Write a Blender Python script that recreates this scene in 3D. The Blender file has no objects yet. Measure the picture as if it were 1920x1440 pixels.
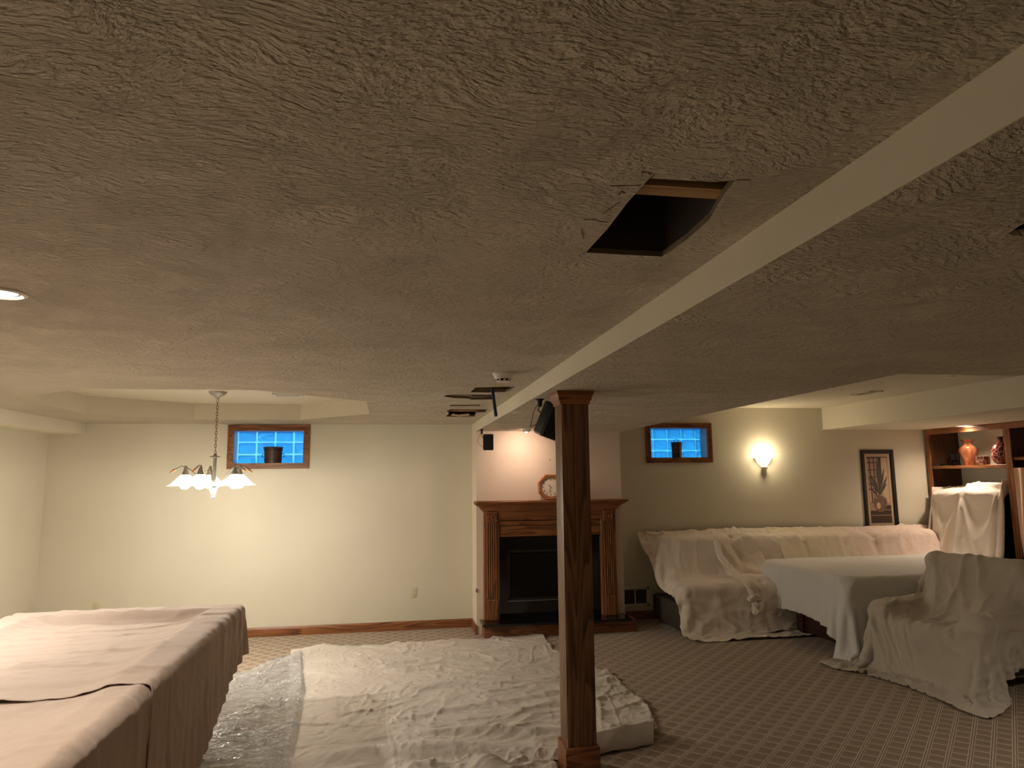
import bpy, bmesh, math, random
import numpy as np
from mathutils import Vector, Matrix
random.seed(7); np.random.seed(7)
PI = math.pi
sc = bpy.context.scene
C = sc.collection

# ---------------------------------------------------------------- camera, world, exposure
CAM_H = 1.75
FPX, YAW, PITCH, ROLL = 1302.0, 0.1688, 0.1337, -0.01057      # focal length in pixels of a 1920 px wide frame
def cam_axes():
    cy, sy, cp, sp = math.cos(YAW), math.sin(YAW), math.cos(PITCH), math.sin(PITCH)
    f = Vector((sy*cp, cy*cp, sp)); r = Vector((cy, -sy, 0)); u = r.cross(f)
    c, s = math.cos(ROLL), math.sin(ROLL)
    return (r*c + u*s), (u*c - r*s), f
AX_R, AX_U, AX_F = cam_axes()
cd = bpy.data.cameras.new('camera'); cam = bpy.data.objects.new('camera', cd); C.objects.link(cam)
cd.sensor_fit = 'HORIZONTAL'; cd.sensor_width = 36.0; cd.lens = 36.0*FPX/1920.0
cd.clip_start = 0.05; cd.clip_end = 200
m = Matrix.Identity(4)
for i in range(3):
    m[i][0], m[i][1], m[i][2] = AX_R[i], AX_U[i], -AX_F[i]
m[2][3] = CAM_H
cam.matrix_world = m
sc.camera = cam

w = bpy.data.worlds.new('dusk_sky'); sc.world = w; w.use_nodes = True
_wt = w.node_tree; _g = _wt.nodes.new('ShaderNodeTexCoord'); _s = _wt.nodes.new('ShaderNodeSeparateXYZ'); _r = _wt.nodes.new('ShaderNodeValToRGB')
_wt.links.new(_g.outputs['Generated'], _s.inputs[0]); _m = _wt.nodes.new('ShaderNodeMapRange'); _m.inputs[1].default_value = -1.0; _wt.links.new(_s.outputs[2], _m.inputs[0]); _wt.links.new(_m.outputs[0], _r.inputs[0])
_e = _r.color_ramp.elements; _e[0].position = 0.30; _e[0].color = (0.01, 0.06, 0.25, 1); _e[1].position = 0.72; _e[1].color = (0.16, 0.80, 1.0, 1)
_q = _r.color_ramp.elements.new(0.47); _q.color = (0.02, 0.22, 0.75, 1); _q = _r.color_ramp.elements.new(0.56); _q.color = (0.06, 0.50, 1.0, 1)
_wt.links.new(_r.outputs[0], _wt.nodes['Background'].inputs[0]); _wt.nodes['Background'].inputs[1].default_value = 1.5
sc.view_settings.view_transform = 'Standard'; sc.view_settings.look = 'None'
sc.view_settings.exposure = 1.36; sc.view_settings.gamma = 1.0; sc.view_settings.use_curve_mapping = False
sc.cycles.use_denoising = True
sc.cycles.max_bounces = 7; sc.cycles.diffuse_bounces = 4; sc.cycles.transmission_bounces = 8
sc.cycles.sample_clamp_indirect = 4.0

def at(x, y, axis, val):
    """photograph pixel -> point of its sight line where coordinate `axis` equals val"""
    d = AX_F + AX_R*((x-960.0)/FPX) - AX_U*((y-720.0)/FPX)
    o = Vector((0, 0, CAM_H)); t = (val-o[axis])/d[axis]
    return o + d*t

# ---------------------------------------------------------------- room measures
H, HL, HS = 2.40, 2.29, 2.34           # left ceiling, lower ceiling, right soffit
YB, XB, XT = 8.50, 0.948, 2.726        # back wall, step between the ceilings, edge of right tray
XL, XW, YN = -3.80, 7.70, -2.6         # left wall, right wall, wall behind the camera
YC = 8.08                              # face of the chimney breast
TRAY_L = 2.57; TRAY_R = 2.63
XS = 5.68                              # left face of right soffit

LAMPS = []
def add_light(name, kind, loc, power, color, size=0.1, rot=None, spot=None, blend=0.6):
    ld = bpy.data.lights.new(name, kind); ld.energy = power; ld.color = color
    if kind == 'AREA': ld.shape = 'DISK'; ld.size = size
    elif kind == 'SPOT': ld.shadow_soft_size = size; ld.spot_size = spot or 1.8; ld.spot_blend = blend
    else: ld.shadow_soft_size = size
    o = bpy.data.objects.new(name, ld); C.objects.link(o); o.location = loc
    if rot: o.rotation_euler = rot
    return o
WARM = (1.0, 0.87, 0.72)
NEUT = (1.0, 0.95, 0.86)
# ---------------------------------------------------------------- materials
def mat(name):
    m = bpy.data.materials.new(name); m.use_nodes = True
    return m, m.node_tree, m.node_tree.nodes['Principled BSDF']
def N(nt, t, **kw):
    n = nt.nodes.new(t)
    for k, v in kw.items():
        if k.startswith('i_'):
            k = k[2:]; n.inputs[int(k) if k.isdigit() else k.replace('_', ' ')].default_value = v
        else: setattr(n, k, v)
    return n
def L(nt, a, b): nt.links.new(a, b)
def ramp(nt, stops, interp='LINEAR'):
    r = nt.nodes.new('ShaderNodeValToRGB'); r.color_ramp.interpolation = interp
    while len(r.color_ramp.elements) < len(stops): r.color_ramp.elements.new(0.5)
    for e, (p, c) in zip(r.color_ramp.elements, stops): e.position = p; e.color = (*c, 1)
    return r
def simple(name, col, rough=0.6, metal=0.0, spec=0.5, emit=None, es=0.0, alpha=1.0, trans=0.0, coat=0.0):
    m, nt, b = mat(name)
    b.inputs['Base Color'].default_value = (*col, 1); b.inputs['Roughness'].default_value = rough
    b.inputs['Metallic'].default_value = metal; b.inputs['Specular IOR Level'].default_value = spec
    b.inputs['Transmission Weight'].default_value = trans; b.inputs['Coat Weight'].default_value = coat
    if emit: b.inputs['Emission Color'].default_value = (*emit, 1); b.inputs['Emission Strength'].default_value = es
    # small procedural variation of the surface finish
    tc = N(nt, 'ShaderNodeTexCoord'); no = N(nt, 'ShaderNodeTexNoise', i_Scale=35.0, i_Detail=3.0)
    L(nt, tc.outputs['Object'], no.inputs['Vector'])
    mr = N(nt, 'ShaderNodeMapRange'); mr.inputs[3].default_value = max(0.02, rough-0.06); mr.inputs[4].default_value = min(1, rough+0.06)
    L(nt, no.outputs[0], mr.inputs[0]); L(nt, mr.outputs[0], b.inputs['Roughness'])
    return m
def bump(nt, b, height, strength, dist=0.01, chain=None):
    bn = N(nt, 'ShaderNodeBump'); bn.inputs['Strength'].default_value = strength; bn.inputs['Distance'].default_value = dist
    L(nt, height, bn.inputs['Height'])
    if chain: L(nt, chain.outputs[0], bn.inputs['Normal'])
    L(nt, bn.outputs[0], b.inputs['Normal'])
    return bn

def paint(name, col, bstr=0.06):
    m, nt, b = mat(name)
    tc = N(nt, 'ShaderNodeTexCoord')
    no = N(nt, 'ShaderNodeTexNoise', i_Scale=1.3, i_Detail=2.0); L(nt, tc.outputs['Object'], no.inputs['Vector'])
    r = ramp(nt, [(0.3, tuple(c*0.97 for c in col)), (0.7, tuple(min(1, c*1.02) for c in col))]); L(nt, no.outputs[0], r.inputs[0])
    L(nt, r.outputs[0], b.inputs['Base Color'])
    n2 = N(nt, 'ShaderNodeTexNoise', i_Scale=160.0, i_Detail=2.0); L(nt, tc.outputs['Object'], n2.inputs['Vector'])
    bump(nt, b, n2.outputs[0], bstr, 0.002)
    b.inputs['Roughness'].default_value = 0.62; b.inputs['Specular IOR Level'].default_value = 0.25
    return m
M = {}
M['wall'] = paint('painted_wall', (0.70, 0.655, 0.525))
M['wall_smooth'] = paint('painted_smooth_soffit', (0.73, 0.68, 0.555))
M['chimney'] = paint('painted_chimney', (0.78, 0.66, 0.54))

def stomp_ceiling():
    m, nt, b = mat('stomped_ceiling_texture')
    tc = N(nt, 'ShaderNodeTexCoord')
    # direction field: rotate the coordinates by patches, then stretch the noise along it -> brush strokes
    wob = N(nt, 'ShaderNodeTexNoise', i_Scale=3.0, i_Detail=2.0); L(nt, tc.outputs['Object'], wob.inputs['Vector'])
    mx = N(nt, 'ShaderNodeVectorMath', operation='MULTIPLY_ADD')
    L(nt, wob.outputs[1], mx.inputs[0]); mx.inputs[1].default_value = (0.22, 0.22, 0); L(nt, tc.outputs['Object'], mx.inputs[2])
    hs = []
    for ang, sx, sy, s in ((0.75, 32, 88, 1.0), (-0.6, 36, 94, 1.0), (2.1, 34, 82, 1.0)):
        mp = N(nt, 'ShaderNodeMapping'); mp.inputs['Rotation'].default_value = (0, 0, ang); mp.inputs['Scale'].default_value = (sx, sy, 1)
        L(nt, mx.outputs[0], mp.inputs[0])
        no = N(nt, 'ShaderNodeTexNoise', i_Scale=s, i_Detail=3.0, i_Roughness=0.55); L(nt, mp.outputs[0], no.inputs['Vector'])
        rr = ramp(nt, [(0.36, (0, 0, 0)), (0.62, (1, 1, 1))]); L(nt, no.outputs[0], rr.inputs[0]); hs.append(rr)
    pk = N(nt, 'ShaderNodeTexNoise', i_Scale=5.5, i_Detail=1.5); L(nt, tc.outputs['Object'], pk.inputs['Vector'])
    pr = ramp(nt, [(0.42, (0, 0, 0)), (0.58, (1, 1, 1))]); L(nt, pk.outputs[0], pr.inputs[0])
    pk2 = N(nt, 'ShaderNodeTexNoise', i_Scale=2.3, i_Detail=1.5); L(nt, tc.outputs['Object'], pk2.inputs['Vector'])
    pr2 = ramp(nt, [(0.45, (0, 0, 0)), (0.6, (1, 1, 1))]); L(nt, pk2.outputs[0], pr2.inputs[0])
    a1 = N(nt, 'ShaderNodeMix'); L(nt, pr.outputs[0], a1.inputs[0]); L(nt, hs[0].outputs[0], a1.inputs[2]); L(nt, hs[1].outputs[0], a1.inputs[3])
    a2 = N(nt, 'ShaderNodeMix'); L(nt, pr2.outputs[0], a2.inputs[0]); L(nt, a1.outputs[0], a2.inputs[2]); L(nt, hs[2].outputs[0], a2.inputs[3])
    fi = N(nt, 'ShaderNodeTexNoise', i_Scale=120.0, i_Detail=2.0); L(nt, tc.outputs['Object'], fi.inputs['Vector'])
    sm = N(nt, 'ShaderNodeMath', operation='MULTIPLY_ADD'); L(nt, fi.outputs[0], sm.inputs[0]); sm.inputs[1].default_value = 0.5; L(nt, a2.outputs[0], sm.inputs[2])
    bump(nt, b, sm.outputs[0], 1.0, 0.0105)
    no = N(nt, 'ShaderNodeTexNoise', i_Scale=1.1, i_Detail=3.0); L(nt, tc.outputs['Object'], no.inputs['Vector'])
    r = ramp(nt, [(0.3, (0.65, 0.585, 0.47)), (0.7, (0.71, 0.645, 0.525))]); L(nt, no.outputs[0], r.inputs[0])
    L(nt, r.outputs[0], b.inputs['Base Color'])
    b.inputs['Roughness'].default_value = 0.85; b.inputs['Specular IOR Level'].default_value = 0.15
    return m
M['ceiling'] = stomp_ceiling()

def oak(name, dark, light, axis='Z', scale=1.0, cathedral=0.0, rough=0.38):
    m, nt, b = mat(name)
    tc = N(nt, 'ShaderNodeTexCoord')
    st = {'X': (0.55, 9, 9), 'Y': (9, 0.55, 9), 'Z': (9, 9, 0.55)}[axis]
    mp = N(nt, 'ShaderNodeMapping'); mp.inputs['Scale'].default_value = tuple(s*scale for s in st); L(nt, tc.outputs['Object'], mp.inputs[0])
    big = N(nt, 'ShaderNodeTexNoise', i_Scale=0.75, i_Detail=1.5, i_Roughness=0.4, i_Distortion=0.25); L(nt, mp.outputs[0], big.inputs['Vector'])
    # contour lines of a smooth stretched field give the cathedral figure of flat-sawn oak
    mu = N(nt, 'ShaderNodeMath', operation='MULTIPLY'); L(nt, big.outputs[0], mu.inputs[0]); mu.inputs[1].default_value = 17.0
    fr = N(nt, 'ShaderNodeMath', operation='FRACT'); L(nt, mu.outputs[0], fr.inputs[0])
    rg = ramp(nt, [(0.0, (1, 1, 1)), (0.42, (0.75, 0.75, 0.75)), (0.80, (0.12, 0.12, 0.12)), (0.93, (0.0, 0.0, 0.0)), (1.0, (0.9, 0.9, 0.9))]); L(nt, fr.outputs[0], rg.inputs[0])
    mp2 = N(nt, 'ShaderNodeMapping'); mp2.inputs['Scale'].default_value = tuple((s*14 if s > 1 else s*6)*scale for s in st); L(nt, tc.outputs['Object'], mp2.inputs[0])
    fine = N(nt, 'ShaderNodeTexNoise', i_Scale=1.6, i_Detail=4.0, i_Roughness=0.65); L(nt, mp2.outputs[0], fine.inputs['Vector'])
    fr2 = ramp(nt, [(0.38, (0, 0, 0)), (0.62, (1, 1, 1))]); L(nt, fine.outputs[0], fr2.inputs[0])
    mix = N(nt, 'ShaderNodeMath', operation='MULTIPLY_ADD'); L(nt, fr2.outputs[0], mix.inputs[0]); mix.inputs[1].default_value = 0.42
    m2 = N(nt, 'ShaderNodeMath', operation='MULTIPLY'); L(nt, rg.outputs[0], m2.inputs[0]); m2.inputs[1].default_value = 0.58; L(nt, m2.outputs[0], mix.inputs[2])
    cr = ramp(nt, [(0.0, dark), (0.45, tuple((a+c)/2*0.95 for a, c in zip(dark, light))), (1.0, light)]); L(nt, mix.outputs[0], cr.inputs[0])
    L(nt, cr.outputs[0], b.inputs['Base Color'])
    bump(nt, b, fr2.outputs[0], 0.12, 0.001)
    b.inputs['Roughness'].default_value = rough; b.inputs['Specular IOR Level'].default_value = 0.4
    return m
OD, OL = (0.062, 0.019, 0.007), (0.37, 0.145, 0.052)
for a in 'XYZ': M['oak'+a] = oak('stained_oak_'+a.lower(), OD, OL, a)
M['oak_dark'] = oak('dark_table_wood', (0.020, 0.006, 0.004), (0.075, 0.025, 0.014), 'Z')
M['oak_shadow'] = oak('cabinet_interior_oak', (0.030, 0.012, 0.006), (0.14, 0.06, 0.026), 'Z')  # darker wood of the inner side panels
M['joist'] = oak('raw_pine_joist', (0.28, 0.15, 0.06), (0.62, 0.40, 0.20), 'X', rough=0.8)
M['clock_oak'] = oak('honey_oak', (0.22, 0.07, 0.025), (0.50, 0.21, 0.09), 'X', 2.0)

def carpet():
    m, nt, b = mat('patterned_loop_carpet')
    tc = N(nt, 'ShaderNodeTexCoord')
    mp = N(nt, 'ShaderNodeMapping'); mp.inputs['Rotation'].default_value = (0, 0, -PI/4); mp.inputs['Scale'].default_value = (1/0.1135,)*3
    L(nt, tc.outputs['Object'], mp.inputs[0])
    wv = N(nt, 'ShaderNodeTexNoise', i_Scale=7.0, i_Detail=1.0); L(nt, mp.outputs[0], wv.inputs['Vector'])
    ad = N(nt, 'ShaderNodeVectorMath', operation='MULTIPLY_ADD'); L(nt, wv.outputs[1], ad.inputs[0]); ad.inputs[1].default_value = (0.03, 0.05, 0); L(nt, mp.outputs[0], ad.inputs[2])
    sp = N(nt, 'ShaderNodeSeparateXYZ'); L(nt, ad.outputs[0], sp.inputs[0])
    def frac(o, off=0.0):
        a = N(nt, 'ShaderNodeMath', operation='ADD'); L(nt, o, a.inputs[0]); a.inputs[1].default_value = off
        f = N(nt, 'ShaderNodeMath', operation='FRACT'); L(nt, a.outputs[0], f.inputs[0]); return f
    # along the running stripes (local y = stripe normal)
    fy = frac(sp.outputs[1], -0.99+0.02)
    # x: light thin, dark, wide light, dark, light thin within 0.27 of the repeat
    g = lambda v: (v, v, v)
    stripe = ramp(nt, [(0.0, g(.85)), (0.035, g(.85)), (0.045, g(.0)), (0.075, g(.0)), (0.09, g(.72)), (0.17, g(.72)), (0.185, g(.0)), (0.215, g(.0)),
                       (0.225, g(.9)), (0.265, g(.9)), (0.28, g(.33)), (0.985, g(.33)), (1.0, g(.5))]); L(nt, fy.outputs[0], stripe.inputs[0])
    fx = frac(sp.outputs[0], 0.5)
    cross = ramp(nt, [(0.0, g(.72)), (0.10, g(.68)), (0.14, g(.38)), (0.20, g(.34)), (0.24, g(.50)), (0.30, g(.34)), (0.96, g(.30)), (1.0, g(.70))]); L(nt, fx.outputs[0], cross.inputs[0])
    sel = ramp(nt, [(0.0, g(1)), (0.272, g(1)), (0.28, g(0)), (0.99, g(0)), (1.0, g(1))]); L(nt, fy.outputs[0], sel.inputs[0])
    mx = N(nt, 'ShaderNodeMix'); L(nt, sel.outputs[0], mx.inputs[0]); L(nt, cross.outputs[0], mx.inputs[2]); L(nt, stripe.outputs[0], mx.inputs[3])
    pile = N(nt, 'ShaderNodeTexNoise', i_Scale=330.0, i_Detail=2.0); L(nt, tc.outputs['Object'], pile.inputs['Vector'])
    pa = N(nt, 'ShaderNodeMath', operation='MULTIPLY_ADD'); L(nt, pile.outputs[0], pa.inputs[0]); pa.inputs[1].default_value = 0.35; pa.use_clamp = True
    sb = N(nt, 'ShaderNodeMath', operation='SUBTRACT'); L(nt, mx.outputs[0], sb.inputs[0]); sb.inputs[1].default_value = 0.17
    L(nt, sb.outputs[0], pa.inputs[2])
    cr = ramp(nt, [(0.0, (0.10, 0.070, 0.050)), (0.35, (0.285, 0.208, 0.148)), (0.75, (0.54, 0.43, 0.325)), (1.0, (0.70, 0.585, 0.465))]); L(nt, pa.outputs[0], cr.inputs[0])
    L(nt, cr.outputs[0], b.inputs['Base Color'])
    bump(nt, b, pa.outputs[0], 0.5, 0.004)
    b.inputs['Roughness'].default_value = 0.95; b.inputs['Specular IOR Level'].default_value = 0.05
    b.inputs['Sheen Weight'].default_value = 0.15
    return m
M['carpet'] = carpet()

def canvas(name, col, crease=0.5, scale=1.0, stain=0.0, seams=False, trans=0.0):
    m, nt, b = mat(name)
    tc = N(nt, 'ShaderNodeTexCoord')
    dis = N(nt, 'ShaderNodeTexNoise', i_Scale=2.2*scale, i_Detail=3.0); L(nt, tc.outputs['Object'], dis.inputs['Vector'])
    ad = N(nt, 'ShaderNodeVectorMath', operation='MULTIPLY_ADD'); L(nt, dis.outputs[1], ad.inputs[0]); ad.inputs[1].default_value = (0.35, 0.35, 0.35); L(nt, tc.outputs['Object'], ad.inputs[2])
    n1 = N(nt, 'ShaderNodeTexNoise', i_Scale=7.0*scale, i_Detail=4.0, i_Roughness=0.5); n1.noise_type = 'RIDGED_MULTIFRACTAL'; L(nt, ad.outputs[0], n1.inputs['Vector'])
    n2 = N(nt, 'ShaderNodeTexNoise', i_Scale=13.0*scale, i_Detail=3.0); L(nt, ad.outputs[0], n2.inputs['Vector'])
    b1 = bump(nt, b, n1.outputs[0], crease*0.5, 0.02); b2 = bump(nt, b, n2.outputs[0], crease*0.7, 0.02, b1)
    wv = N(nt, 'ShaderNodeTexNoise', i_Scale=420.0, i_Detail=1.0); L(nt, tc.outputs['Object'], wv.inputs['Vector']); bump(nt, b, wv.outputs[0], 0.10, 0.001, b2)
    no = N(nt, 'ShaderNodeTexNoise', i_Scale=2.0, i_Detail=4.0); L(nt, tc.outputs['Object'], no.inputs['Vector'])
    r = ramp(nt, [(0.3, tuple(c*(0.93-stain) for c in col)), (0.7, col)]); L(nt, no.outputs[0], r.inputs[0]); L(nt, r.outputs[0], b.inputs['Base Color'])
    b.inputs['Roughness'].default_value = 0.9; b.inputs['Specular IOR Level'].default_value = 0.1
    b.inputs['Sheen Weight'].default_value = 0.2
    return m
M['canvas_tan'] = canvas('tan_canvas', (0.50, 0.385, 0.315), 0.45)
M['canvas_floor'] = canvas('natural_canvas', (0.66, 0.59, 0.515), 0.8, 1.3, 0.03)
M['sheet_white'] = canvas('white_cotton_sheet', (0.86, 0.77, 0.67), 0.75)
M['sheet_cream'] = canvas('cream_cotton_sheet', (0.84, 0.74, 0.59), 0.6)
M['sheet_pink'] = canvas('pinkish_cotton_sheet', (0.80, 0.66, 0.57), 0.5)
M['sheet_cool'] = canvas('cool_white_sheet', (0.84, 0.83, 0.83), 0.25)
M['sheet_grey'] = canvas('greyish_cotton_sheet', (0.60, 0.54, 0.465), 0.55)
M['sheet_tv'] = canvas('thin_white_sheet', (0.80, 0.71, 0.63), 0.18)
M['sheet_brown'] = canvas('peach_brown_sheet', (0.66, 0.42, 0.30), 0.10)

M['white_plastic'] = simple('white_plastic', (0.78, 0.74, 0.64), 0.4)
M['almond'] = simple('almond_plastic', (0.66, 0.60, 0.40), 0.4)
M['black'] = simple('black_plastic', (0.008, 0.008, 0.009), 0.45)
M['grille'] = simple('black_cloth_grille', (0.012, 0.012, 0.013), 0.85)
M['granite'] = simple('black_polished_granite', (0.006, 0.006, 0.007), 0.10)
M['firebox'] = simple('black_painted_steel', (0.006, 0.006, 0.006), 0.5)
M['dark_glass'] = simple('dark_fireplace_glass', (0.004, 0.004, 0.004), 0.06)
M['steel_line'] = simple('worn_steel_edge', (0.30, 0.28, 0.26), 0.35, 0.9)
M['log'] = simple('ceramic_log', (0.10, 0.085, 0.07), 0.9)
M['cup_glass'] = simple('smoky_glass_cup', (0.10, 0.105, 0.11), 0.2, 0.3)
M['nickel'] = simple('brushed_nickel', (0.40, 0.37, 0.32), 0.5, 0.6)
M['brass'] = simple('polished_brass_tip', (0.85, 0.42, 0.18), 0.22, 1.0)
M['shade_lit'] = simple('lit_opal_glass', (0.95, 0.93, 0.86), 0.3, emit=(1.0, 0.93, 0.78), es=0.65)
M['bulb_lit'] = simple('lit_bulb', (1, 1, 1), 0.3, emit=(1.0, 0.95, 0.88), es=14.0)
M['can_lit'] = simple('lit_lamp_face', (1, 1, 1), 0.3, emit=(1.0, 0.93, 0.84), es=9.0)
M['sconce_lit'] = simple('lit_sconce_glass', (1, 0.95, 0.85), 0.3, emit=(1.0, 0.86, 0.60), es=0.8)
M['vinyl'] = simple('window_vinyl_reveal', (0.55, 0.50, 0.52), 0.25)
M['duct'] = simple('galvanised_sheet', (0.25, 0.24, 0.23), 0.45, 0.7)
M['void'] = simple('dark_subfloor', (0.05, 0.04, 0.032), 0.9)  # dark tone shared by the subfloor and blocking above the ceiling
M['gypsum'] = simple('torn_gypsum', (0.45, 0.36, 0.27), 0.9)
M['cut_edge'] = simple('broken_drywall_edge', (0.17, 0.125, 0.085), 0.9)
M['paper'] = simple('brown_drywall_paper', (0.16, 0.10, 0.07), 0.9)
M['blue'] = simple('blue_pipe_plastic', (0.012, 0.028, 0.11), 0.4)
M['sofa'] = simple('dark_olive_upholstery', (0.050, 0.043, 0.030), 0.95)
M['chair'] = simple('black_brown_leather', (0.018, 0.014, 0.011), 0.55)
M['felt'] = simple('green_felt', (0.02, 0.10, 0.04), 0.95)
M['grate'] = simple('olive_grey_grille_paint', (0.80, 0.76, 0.64), 0.45)
M['dark_slot'] = simple('dark_slot', (0.012, 0.012, 0.010), 0.9)
M['slat_dark'] = simple('dark_louvre_paint', (0.13, 0.13, 0.105), 0.7)  # dark paint of the return-grille slats
M['clock_face'] = simple('cream_clock_face', (0.74, 0.64, 0.52), 0.5)
M['ink'] = simple('black_ink', (0.015, 0.012, 0.01), 0.6)
M['gold'] = simple('brass_bezel', (0.75, 0.48, 0.26), 0.3, 0.9)
M['frame_black'] = simple('black_frame_lacquer', (0.012, 0.011, 0.010), 0.35)
M['mount'] = simple('beige_mount_card', (0.52, 0.38, 0.25), 0.8)
M['pic_bg'] = simple('tan_print_ground', (0.36, 0.23, 0.15), 0.5)
M['pic_dark'] = simple('umber_print_ink', (0.050, 0.030, 0.020), 0.5)
M['pic_mid'] = simple('sepia_print_ink', (0.16, 0.095, 0.065), 0.5)
M['pic_leaf'] = simple('olive_print_ink', (0.065, 0.050, 0.030), 0.5)
M['pic_light'] = simple('pale_print_ink', (0.60, 0.47, 0.36), 0.5)
M['black_glass'] = simple('smoked_glass', (0.010, 0.010, 0.012), 0.08)

def copper_vase():
    m, nt, b = mat('streaked_copper_glaze')
    tc = N(nt, 'ShaderNodeTexCoord'); mp = N(nt, 'ShaderNodeMapping'); mp.inputs['Scale'].default_value = (18, 18, 2.5); L(nt, tc.outputs['Object'], mp.inputs[0])
    no = N(nt, 'ShaderNodeTexNoise', i_Scale=1.0, i_Detail=3.0); L(nt, mp.outputs[0], no.inputs['Vector'])
    r = ramp(nt, [(0.3, (0.06, 0.018, 0.008)), (0.5, (0.26, 0.085, 0.035)), (0.7, (0.42, 0.19, 0.10))]); L(nt, no.outputs[0], r.inputs[0]); L(nt, r.outputs[0], b.inputs['Base Color'])
    b.inputs['Roughness'].default_value = 0.25; b.inputs['Metallic'].default_value = 0.35
    return m
M['copper'] = copper_vase()
def vein_vase():
    m, nt, b = mat('veined_red_glaze')
    tc = N(nt, 'ShaderNodeTexCoord')
    vo = N(nt, 'ShaderNodeTexVoronoi', i_Scale=22.0); vo.feature = 'DISTANCE_TO_EDGE'; L(nt, tc.outputs['Object'], vo.inputs['Vector'])
    r = ramp(nt, [(0.0, (0.60, 0.32, 0.26)), (0.025, (0.40, 0.15, 0.12)), (0.05, (0.075, 0.012, 0.009))]); L(nt, vo.outputs[0], r.inputs[0]); L(nt, r.outputs[0], b.inputs['Base Color'])
    b.inputs['Roughness'].default_value = 0.2
    return m
M['veined'] = vein_vase()
def woven(name, d, l):
    m, nt, b = mat(name)
    tc = N(nt, 'ShaderNodeTexCoord'); mp = N(nt, 'ShaderNodeMapping'); mp.inputs['Scale'].default_value = (60, 60, 45); L(nt, tc.outputs['Object'], mp.inputs[0])
    ch = N(nt, 'ShaderNodeTexVoronoi', i_Scale=1.0); L(nt, mp.outputs[0], ch.inputs['Vector'])
    r = ramp(nt, [(0.2, l), (0.6, d)]); L(nt, ch.outputs[0], r.inputs[0]); L(nt, r.outputs[0], b.inputs['Base Color'])
    bump(nt, b, ch.outputs[0], 0.6, 0.004); b.inputs['Roughness'].default_value = 0.35
    return m
M['woven'] = woven('dark_woven_rattan', (0.03, 0.012, 0.008), (0.34, 0.17, 0.11))
M['bucket'] = oak('dark_slatted_bucket_wood', (0.016, 0.007, 0.005), (0.10, 0.042, 0.026), 'Z', 2.5)

def glass_block():
    m, nt, b = mat('wavy_glass_block')
    b.inputs['Base Color'].default_value = (0.36, 0.74, 1.0, 1); b.inputs['Transmission Weight'].default_value = 1.0
    b.inputs['Roughness'].default_value = 0.12; b.inputs['IOR'].default_value = 1.45
    tc = N(nt, 'ShaderNodeTexCoord'); no = N(nt, 'ShaderNodeTexNoise', i_Scale=30.0, i_Detail=1.5, i_Distortion=2.0); L(nt, tc.outputs['Object'], no.inputs['Vector'])
    bump(nt, b, no.outputs[0], 0.9, 0.03)
    return m
M['glass_block'] = glass_block()
def mortar():
    m, nt, b = mat('translucent_silicone_joint')
    b.inputs['Base Color'].default_value = (0.85, 1.0, 1.0, 1); b.inputs['Transmission Weight'].default_value = 0.75; b.inputs['Roughness'].default_value = 0.6
    return m
M['joint'] = mortar()
def plastic_sheet():
    m, nt, b = mat('clear_plastic_sheeting')
    b.inputs['Base Color'].default_value = (0.96, 0.97, 0.97, 1); b.inputs['Roughness'].default_value = 0.04
    b.inputs['Alpha'].default_value = 0.56; b.inputs['Specular IOR Level'].default_value = 1.0
    b.inputs['Coat Weight'].default_value = 1.0; b.inputs['Coat Roughness'].default_value = 0.04
    tc = N(nt, 'ShaderNodeTexCoord'); mp = N(nt, 'ShaderNodeMapping'); mp.inputs['Scale'].default_value = (1.0, 2.6, 1); mp.inputs['Rotation'].default_value = (0, 0, 0.15); L(nt, tc.outputs['Object'], mp.inputs[0])
    n1 = N(nt, 'ShaderNodeTexNoise', i_Scale=9.0, i_Detail=5.0, i_Roughness=0.65, i_Distortion=0.6); L(nt, mp.outputs[0], n1.inputs['Vector'])
    bn = bump(nt, b, n1.outputs[0], 1.0, 0.09); L(nt, bn.outputs[0], b.inputs['Coat Normal'])
    return m
M['plastic'] = plastic_sheet()

# ---------------------------------------------------------------- mesh helpers
def new(): return bmesh.new()
def box(bm, x0, y0, z0, x1, y1, z1, mtx=None):
    vs = [bm.verts.new((x, y, z)) for x in (x0, x1) for y in (y0, y1) for z in (z0, z1)]
    for f in ((0, 1, 3, 2), (4, 6, 7, 5), (0, 4, 5, 1), (2, 3, 7, 6), (0, 2, 6, 4), (1, 5, 7, 3)):
        bm.faces.new([vs[i] for i in f])
    if mtx: 
        for v in vs: v.co = mtx @ v.co
    return vs
def bevbox(bm, x0, y0, z0, x1, y1, z1, r=0.004, seg=2, mtx=None):
    b2 = bmesh.new(); box(b2, x0, y0, z0, x1, y1, z1)
    bmesh.ops.bevel(b2, geom=b2.edges[:], offset=r, segments=seg, affect='EDGES', profile=0.5)
    merge(bm, b2, mtx)
def merge(bm, b2, mtx=None):
    vm = {}
    for v in b2.verts: vm[v] = bm.verts.new(mtx @ v.co if mtx else v.co)
    for f in b2.faces:
        try: bm.faces.new([vm[v] for v in f.verts])
        except ValueError: pass
    b2.free()
def frame_of(d):
    d = Vector(d).normalized(); a = Vector((0, 0, 1)) if abs(d.z) < 0.9 else Vector((1, 0, 0))
    x = d.cross(a).normalized(); y = d.cross(x).normalized()
    return x, y
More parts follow.
